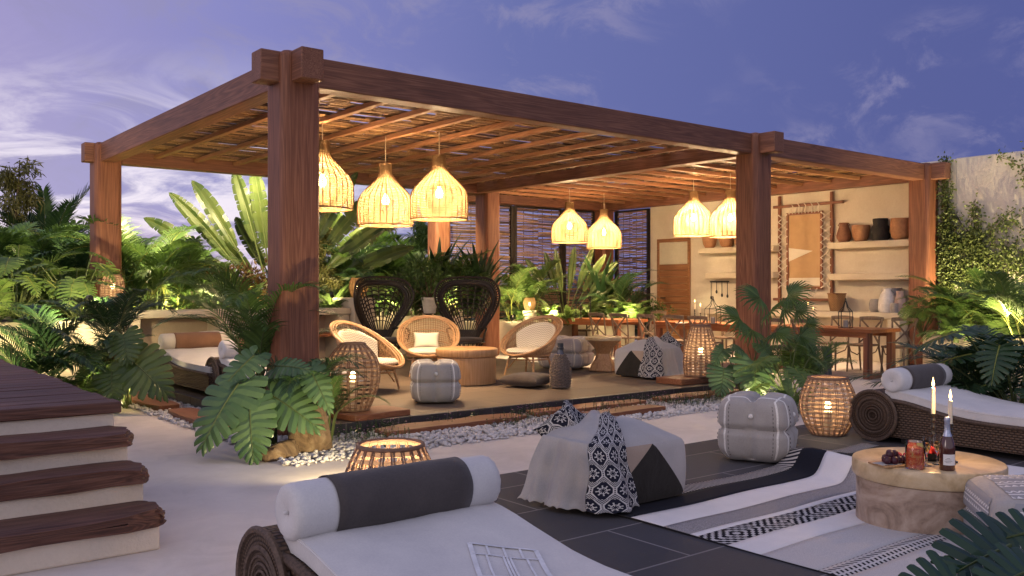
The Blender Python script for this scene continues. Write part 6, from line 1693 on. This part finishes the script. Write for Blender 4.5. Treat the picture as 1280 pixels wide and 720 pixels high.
for px, d, k, s, var, l in (
    (10, 16.4, 'areca_palm', 1.25, 0, 'tall green feather palm at the left edge of the planter'), (48, 16.4, 'areca_palm', 1.15, 3, 'yellow stemmed palm in the left planter'), (80, 14.4, 'fern', 1.2, 2, 'full lime fern left of the small lantern'), (108, 16.6, 'areca_palm', 1.0, 0, 'green feather palm just left of the far corner post'), (30, 14.3, 'areca_palm', .8, 2, 'small lime palm among the ferns')):
    plant(k, l, W_(px, d, ZP), s, None, GL, var)
plant('travellers_palm', "big traveller's palm with torn fan of leaves left of the front post", W_(344, 17.4, ZP), (1.0, 1.0, 1.0), -HEAD, GB, 0)
plant('travellers_palm', "traveller's palm with broad leaves right of the front post", W_(362, 18.2, ZP), (.95, .9, .80), -HEAD + .2, GB, 1)
# trees beyond
for px, d, k, s, var, l in ((22, 21, 'willow_tree', (1.25, 1.25, 1.5), 0, 'thin olive tree at the left edge of the sky'), (58, 22, 'palm_tree', 1.75, 0, 'dark upright palm tree against the pink sky'),
    (-25, 22, 'palm_tree', 1.3, 0, 'dark palm tree cut by the left edge'), (108, 21, 'areca_palm', 1.55, 1, 'dark feather palm against the sky left of the far post'),
    (160, 23, 'willow_tree', .95, 1, 'slender tree just right of the far corner post'), (468, 23, 'willow_tree', (1.4, 1.4, 1.3), 0, 'olive willow under the lowest pendant lamp'), (436, 24, 'palm_tree', .95, 0, 'dark palm under the first pendant lamps'),
    (505, 24, 'palm_tree', 1.0, 0, 'dark palm seen between the pendant lamps'), (525, 24.5, 'willow_tree', 1.1, 1, 'slim willow left of the dark rear post'), (345, 25, 'palm_tree', .9, 0, 'dark palm behind the banana leaves'),
    (245, 25, 'willow_tree', .85, 1, 'distant slim tree above the counter')):
    plant(k, l, W_(px, d, 0), s, None, GT, var, cat='tree')
# a distant hedge mass closing the horizon
rnd.seed(5); hb = MB()
for i in range(16000):
    u = rnd.uniform(-26, 30); h = 1.3 + .5 * sin(u * .9) + .35 * sin(u * 2.3 + 1)
    p = cw(u, 30 + rnd.uniform(-1, 1), max(.0, h * rnd.random() ** .7)); leaflet(hb, p, (rnd.gauss(0, 1), rnd.gauss(0, 1), rnd.gauss(0, .7)), rnd.uniform(.2, .34), .12)
tag(hb.build('vegetation', LEAF['dark'], smooth=0), 'dark mass of distant greenery closing the garden', 'vegetation', kind='stuff')
# blinds bed
for px, d, k, s, var, l in ((662, 21.3, 'areca_palm', .95, 3, 'feather palm at the left of the blinds bed'), (640, 20.8, 'areca_palm', .9, 2, 'lime feather palm just right of the inner post'), (688, 20.6, 'fern', .8, 0, 'lime fern at the foot of the fan shaped palm, left'),
    (735, 20.9, 'fern', .8, 0, 'lime fern at the foot of the fan shaped palm, right'), (752, 21.6, 'dracaena', 1.0, 2, 'tall dark dracaena against the corner post of the blinds'), (778, 21.2, 'areca_palm', .85, 1, 'dark feather palm left of the house wall corner'),
    (790, 20.7, 'fern', 1.0, 0, 'lime fern beside the house wall corner'), (766, 20.6, 'fern', .75, 1, 'low fern between the far table and the blinds'), (710, 20.4, 'fern', .6, 0, 'small fern in front of the fan shaped palm'), (655, 20.5, 'fern', .7, 1, 'fern below the small cane lamp'), (810, 21.4, 'shrub', .7, 0, 'small shrub in the corner by the house wall')):
    plant(k, l, W_(px, d, .70), s, None, GS, var)
plant('travellers_palm', 'fan shaped palm in front of the cane blinds', W_(707, 21.3, .62), (.60, .6, .60), -HEAD, GS, 0)
# right planter and the dark palm behind the daybed
GR = 'plants under the climber wall'
for px, d, k, s, var, l in ((1152, 15.7, 'philodendron', .72, 0, 'bright philodendron at the rounded end of the cream planter'), (1188, 15.0, 'areca_palm', .66, 0, 'green feather palm in the cream planter beside the post'), (1216, 14.8, 'areca_palm', .78, 3, 'tall feather palm in front of the climber'),
    (1250, 14.2, 'fern', 1.0, 0, 'lime fern under the climber'), (1195, 14.4, 'fern', .8, 0, 'lime fern in the middle of the cream planter'), (1284, 13.4, 'areca_palm', .9, 2, 'lime palm at the right edge in the cream planter')):
    plant(k, l, W_(px, d, .62), s, None, GR, var)
plant('areca_palm', 'dark feather palm behind the right daybed', W_(1222, 9.9, 0), (1.0, 1.0, .72), 1.0, None, 1)
plant('philodendron', 'dark philodendron filling the corner behind the right daybed', W_(1272, 9.3, 0), 1.25, None, None, 2)
plant('fern', 'dark fern between the daybed and the cream planter', W_(1205, 10.4, 0), .9, None, None, 1)
# pot plant on the planter wall
for n_, me in PL['shrub'][0]:
    o = bpy.data.objects.new(n_, me); COL.objects.link(o); o.parent = POTTED; o.location = (0, 0, .26); o.scale = (.85, .85, 1.05)

# --- the split leaf plants built leaf by leaf
def monstera(label, base, leaves, m, extra=None, w=.48, lob=9, sp=.46, gp_=.15):
    t = empty('monstera', label, 'plant', base, 0, 'split leaf plants'); f = MB(); s = MB(); b0 = V(base)
    for A, B, k in leaves:
        A, B = A - b0, B - b0; N = (V((0, 0, 1)) * .75 - cw(0, 1) * .85)
        split_leaf(f, A, B, N, (B - A).length * w * k, lob, sp, gp_, 0, 1); stalk(s, V((rnd.uniform(-.05, .05), rnd.uniform(-.05, .05), .0)), A, .16, .011, 0)
    f.build('foliage', [m, STEM], t, smooth=0); s.build('stem', STEM, t, smooth=60)
    if extra: extra(t)
    return t
def LV(ax, ay, ad, bx, by, bd, k=1.0): return (pd(ax, ay, ad), pd(bx, by, bd), k)
b1 = at(338, 8.5, .0)
monstera('large split leaf plant growing round the big front post', b1, [
    LV(298, 480, 7.9, 243, 556, 7.5, .95), LV(312, 508, 7.8, 314, 574, 7.5, 1.1), LV(336, 492, 8.0, 398, 528, 7.7, 1.0), LV(318, 444, 8.1, 268, 486, 7.8, .8), LV(345, 458, 8.2, 385, 455, 7.9, .7),
    LV(388, 462, 8.0, 412, 510, 7.7, .7), LV(355, 470, 8.3, 372, 492, 8.1, 1.0)], LEAF['blue'])
def palmlet(label, base, seed, n, L, mm, lift=.9):
    rnd.seed(seed); t = empty('areca_palm', label, 'palm', base, 0, 'dark feathery palms at the posts'); f = MB(); s = MB()
    for k in range(n):
        a = 2*pi*k*.618 + seed; el = rnd.uniform(.8, 1.4); tp = V((.08 * cos(a), .08 * sin(a), lift * rnd.uniform(.3, .6))); s.tube([(.03 * cos(a), .03 * sin(a), 0), tp], [.016, .010], 5)
        frond(f, tp, a, el, L * rnd.uniform(.75, 1.1), rnd.uniform(1.1, 1.9), 30, L * .30, L * .020, 50, .15, 0, 1, .007, .28, 2)
    f.build('foliage', [mm, STEM], t, smooth=0); s.build('stem', STEM, t, smooth=60); return t
palmlet('dark feathery palm behind the split leaves on the left of the front post', at(322, 9.2, .0), 3, 15, 1.15, LEAF['mid'], 1.7)
palmlet('dark feathery palm right in front of the big post', at(378, 8.35, .0), 5, 11, .80, LEAF['dark'], .85)
palmlet('fine palm drooping to the pebbles by the tall rock', at(408, 8.4, .0), 8, 9, .52, LEAF['mid'], .65)
b2 = at(160, 11.2, 0)
monstera('split leaf plant in front of the left daybed', b2, [LV(154, 418, 11.0, 158, 449, 10.7, 1.3), LV(164, 450, 10.9, 206, 486, 10.5, 1.15), LV(140, 465, 10.8, 138, 500, 10.5, 1.35), LV(108, 462, 11.0, 92, 476, 10.8, .9), LV(128, 440, 11.2, 108, 452, 11.0, .9), LV(150, 470, 11.1, 172, 480, 10.9, .9), LV(118, 480, 10.9, 122, 500, 10.7, 1.1)], leafmat('leaf yellowish', (.045, .085, .022), (.10, .145, .04), .25, .32))
palmlet('dark palm with raised fronds in front of the far post', at(143, 11.6, 0), 13, 11, 1.05, LEAF['dark'], 1.7)
palmlet('small dark palm beside the corner of the platform', at(118, 11.4, 0), 16, 12, .85, LEAF['dark'], .8)
b3 = at(930, 12.0, 0)
monstera('split leaf plant at the foot of the middle front post', b3, [LV(943, 452, 11.7, 946, 491, 11.4, 1.5), LV(905, 460, 11.8, 902, 488, 11.5, 1.35), LV(930, 440, 11.9, 918, 432, 11.7, 1.1), LV(950, 430, 12.0, 966, 446, 11.8, 1.0), LV(905, 436, 12.0, 893, 452, 11.8, 1.0)], LEAF['blue'])
def fan_tall():
    t = empty('fan_palm', 'slender fan palm rising in front of the middle front post', 'palm', at(952, 12.3, 0), 0); f = MB(); s = MB(); b0 = t.location
    rnd.seed(4)
    for x, y, dd, sz, ax in ((950, 372, 12.2, .40, -.9), (985, 368, 12.3, .38, .6), (978, 385, 12.2, .32, .8), (995, 388, 12.0, .30, .9), (925, 398, 12.0, .40, -.8), (962, 390, 11.9, .36, .2), (940, 412, 12.1, .34, -.5), (1000, 420, 12.0, .34, .9), (970, 415, 11.9, .32, .4), (1008, 404, 12.3, .26, .7)):
        c = pd(x, y, dd) - b0; d = cw(ax, -.45, .25 if y < 400 else -.15).normalized(); fan_leaf(f, c, d, UP - cw(0, .9), sz, 18, 210); stalk(s, (rnd.uniform(-.05, .05), 0, .0), c, .03, .006, 0)
    f.build('foliage', LEAF['mid'], t, smooth=0); s.build('stem', STEM, t, smooth=60)
fan_tall()
plant('philodendron', 'light green philodendron between the front post and the pot lantern', at(985, 11.4, 0), .82, 1.2, None, 0)
plant('fern', 'pale fern low behind the grey quilted pouf', at(985, 10.9, 0), .55, None, None, 0)
plant('areca_palm', 'low feathery palm beside the dining chair with the blanket', at(1005, 12.0, 0), .62, 2.0, None, 0)
# split leaves in the near right corner
b4 = at(1290, 3.2, 0)
monstera('dark split leaves leaning into the lower right corner', b4, [LV(1262, 682, 3.1, 1196, 708, 2.85, 1.2), LV(1296, 664, 3.2, 1225, 676, 3.1, 1.1), LV(1196, 722, 2.9, 1130, 738, 2.8, 1.2), LV(1290, 712, 2.9, 1232, 734, 2.75, 1.1)], leafmat('leaf dusk', (.012, .036, .018), (.026, .066, .028), .15, .36), None, .44, 7, .36, .30)
# climber on the rendered wall
def climber():
    rnd.seed(17); x = WX - .02; t = empty('climber', 'leafy climber spreading over the pale house wall', 'climber', (x, 7.0, 0)); f = MB(); s = MB(); o = t.location
    runs = []
    def grow(p, a, n, depth):
        pts = [V((0, p[0], p[1]))]
        for i in range(n):
            a += rnd.gauss(0, .28); p = (min(1.22 - .05 * rnd.random(), p[0] + .09 * cos(a)), min(3.98, p[1] + .09 * sin(a))); pts.append(V((-.015 - rnd.random() * .03, p[0], p[1])))
            if depth < 2 and rnd.random() < .11: grow(p, a + rnd.choice((-1, 1)) * rnd.uniform(.4, 1.0), int(n * .6), depth + 1)
        runs.append((pts, depth))
    for k in range(17): grow((rnd.uniform(-.05, 1.15), .65), pi/2 + rnd.uniform(-.35, .35), rnd.randrange(20, 36), 0)
    for pts, dp in runs:
        s.tube(pts, .008 - .002 * dp, 4, cap=False)
        for p in pts:
            for q in range(10 if dp < 2 else 8):
                c = p + V((-rnd.random() * .10, rnd.gauss(0, .065), rnd.gauss(0, .065))); leaflet(f, c, (rnd.uniform(-1, .0), rnd.gauss(0, .7), rnd.gauss(-.2, .7)), rnd.uniform(.045, .085), .042)
    f.build('foliage', leafmat('climber leaf', (.10, .135, .04), (.19, .235, .08), .42, .5), t, smooth=0); s.build('stem', BARK, t, smooth=60)
climber()

# ------------------------------------------------------------------ garden spots read off the lit foliage, plus added fill spots
def spot(label, loc, target, power, ang=100, col=(1, .80, .42)):
    t = empty('garden_spotlight', label, 'spotlight', loc, 0, 'small black garden spotlights'); d = (V(target) - V(loc)).normalized(); b = MB()
    b.tube([V((0, 0, 0)), V((0, 0, .10))], .010, 6); b.build('stake', BLACK, t)
    b = MB(); c = V((0, 0, .12)); b.tube([c - d * .05, c + d * .05], [.035, .042], 12); b.build('head', BLACK, t)
    b = MB(); b.tube([c + d * .0505, c + d * .052], [.034, .034], 12); b.build('lens', BULB, t)
    lamp('spot_beam', c + d * .06, power, col, .03, t, 'SPOT', d, ang)
for px, d, z, tp, td, tz, p, l in (
    (-40, 10.2, .80, 40, 13.6, 1.3, 420, 'garden spotlight off the deck edge aimed at the lime ferns'), (150, 10.9, .10, 60, 13.4, 1.4, 170, 'garden spotlight in the pebbles aimed at the left planter'),
    (165, 15.3, 1.0, 175, 17.0, 1.9, 260, 'garden spotlight at the left end of the long counter'), (215, 15.7, 1.0, 225, 17.4, 2.0, 300, 'garden spotlight behind the left half of the long counter'),
    (262, 16.1, 1.0, 275, 17.8, 2.2, 300, 'garden spotlight behind the middle of the long counter'), (318, 16.5, 1.0, 322, 18.0, 2.5, 170, 'garden spotlight behind the big front post'),
    (415, 16.4, 1.25, 405, 18.2, 2.2, 240, 'garden spotlight beside the pedestal lamp'), (488, 17.3, .98, 496, 19.0, 2.2, 280, 'garden spotlight behind the left peacock chair'),
    (565, 17.6, .98, 560, 18.8, 2.2, 260, 'garden spotlight behind the right peacock chair'), (690, 20.2, .72, 700, 21.6, 1.9, 420, 'garden spotlight under the fan shaped palm'),
    (785, 20.2, .72, 785, 21.6, 1.6, 260, 'garden spotlight in the blinds bed by the house wall'), (640, 19.8, .72, 645, 21.0, 1.8, 200, 'garden spotlight behind the inner post'),
    (1190, 13.6, .66, 1200, 15.4, 1.9, 420, 'garden spotlight in the cream planter under the palms'), (1250, 13.2, .66, 1235, 15.6, 2.9, 260, 'garden spotlight under the climber')):
    spot(l, at(px, d, z), at(tp, td, tz), p * (.40 if td > 16.5 and px < 600 else .42 if px > 1100 else .7) * (.5 if 1100 < px < 1200 else 1), 140)
spot('garden spotlight behind the open lantern aimed at the rocks', at(470, 6.7, .0), at(335, 7.95, .55), 130, 110)
spot('garden spotlight in the pebbles by the middle post plants', at(972, 10.9, .0), at(950, 12.0, 1.0), 60, 130)
for u, tx, tz, v, p, l in ((4.6, 4.6, 1.8, 17.4, 1000, 'added fill spotlight hidden behind the rear beam above the left end of the counter'), (6.6, 6.6, 1.9, 17.6, 360, 'added fill spotlight hidden behind the rear beam above the middle of the counter'), (8.8, 8.8, 1.8, 17.6, 800, 'added fill spotlight hidden behind the rear beam, beyond the peacock chairs'), (10.8, 10.6, 1.6, 17.6, 600, 'added fill spotlight hidden behind the rear beam next to the inner post')):
    spot(l, V((u, 16.0, 3.58)), V((tx, v, tz)), p * .8, 150)  # unseen fill lamps added behind the rear beam to light the back planting evenly
spot('added tall fill spotlight hidden among the dark palms, aimed at the ferns', at(112, 11.7, 1.25), at(50, 13.8, 1.2), 320, 150)  # unseen lamp added on a tall stake to brighten the left planting
spot('garden spotlight close to the wall under the climber, nearer the post', V((16.62, 7.75, .62)), V((17.1, 7.7, 2.6)), 380, 130)
spot('garden spotlight close to the wall under the climber, nearer the frame edge', V((16.55, 6.75, .62)), V((17.1, 6.9, 2.6)), 320, 130)
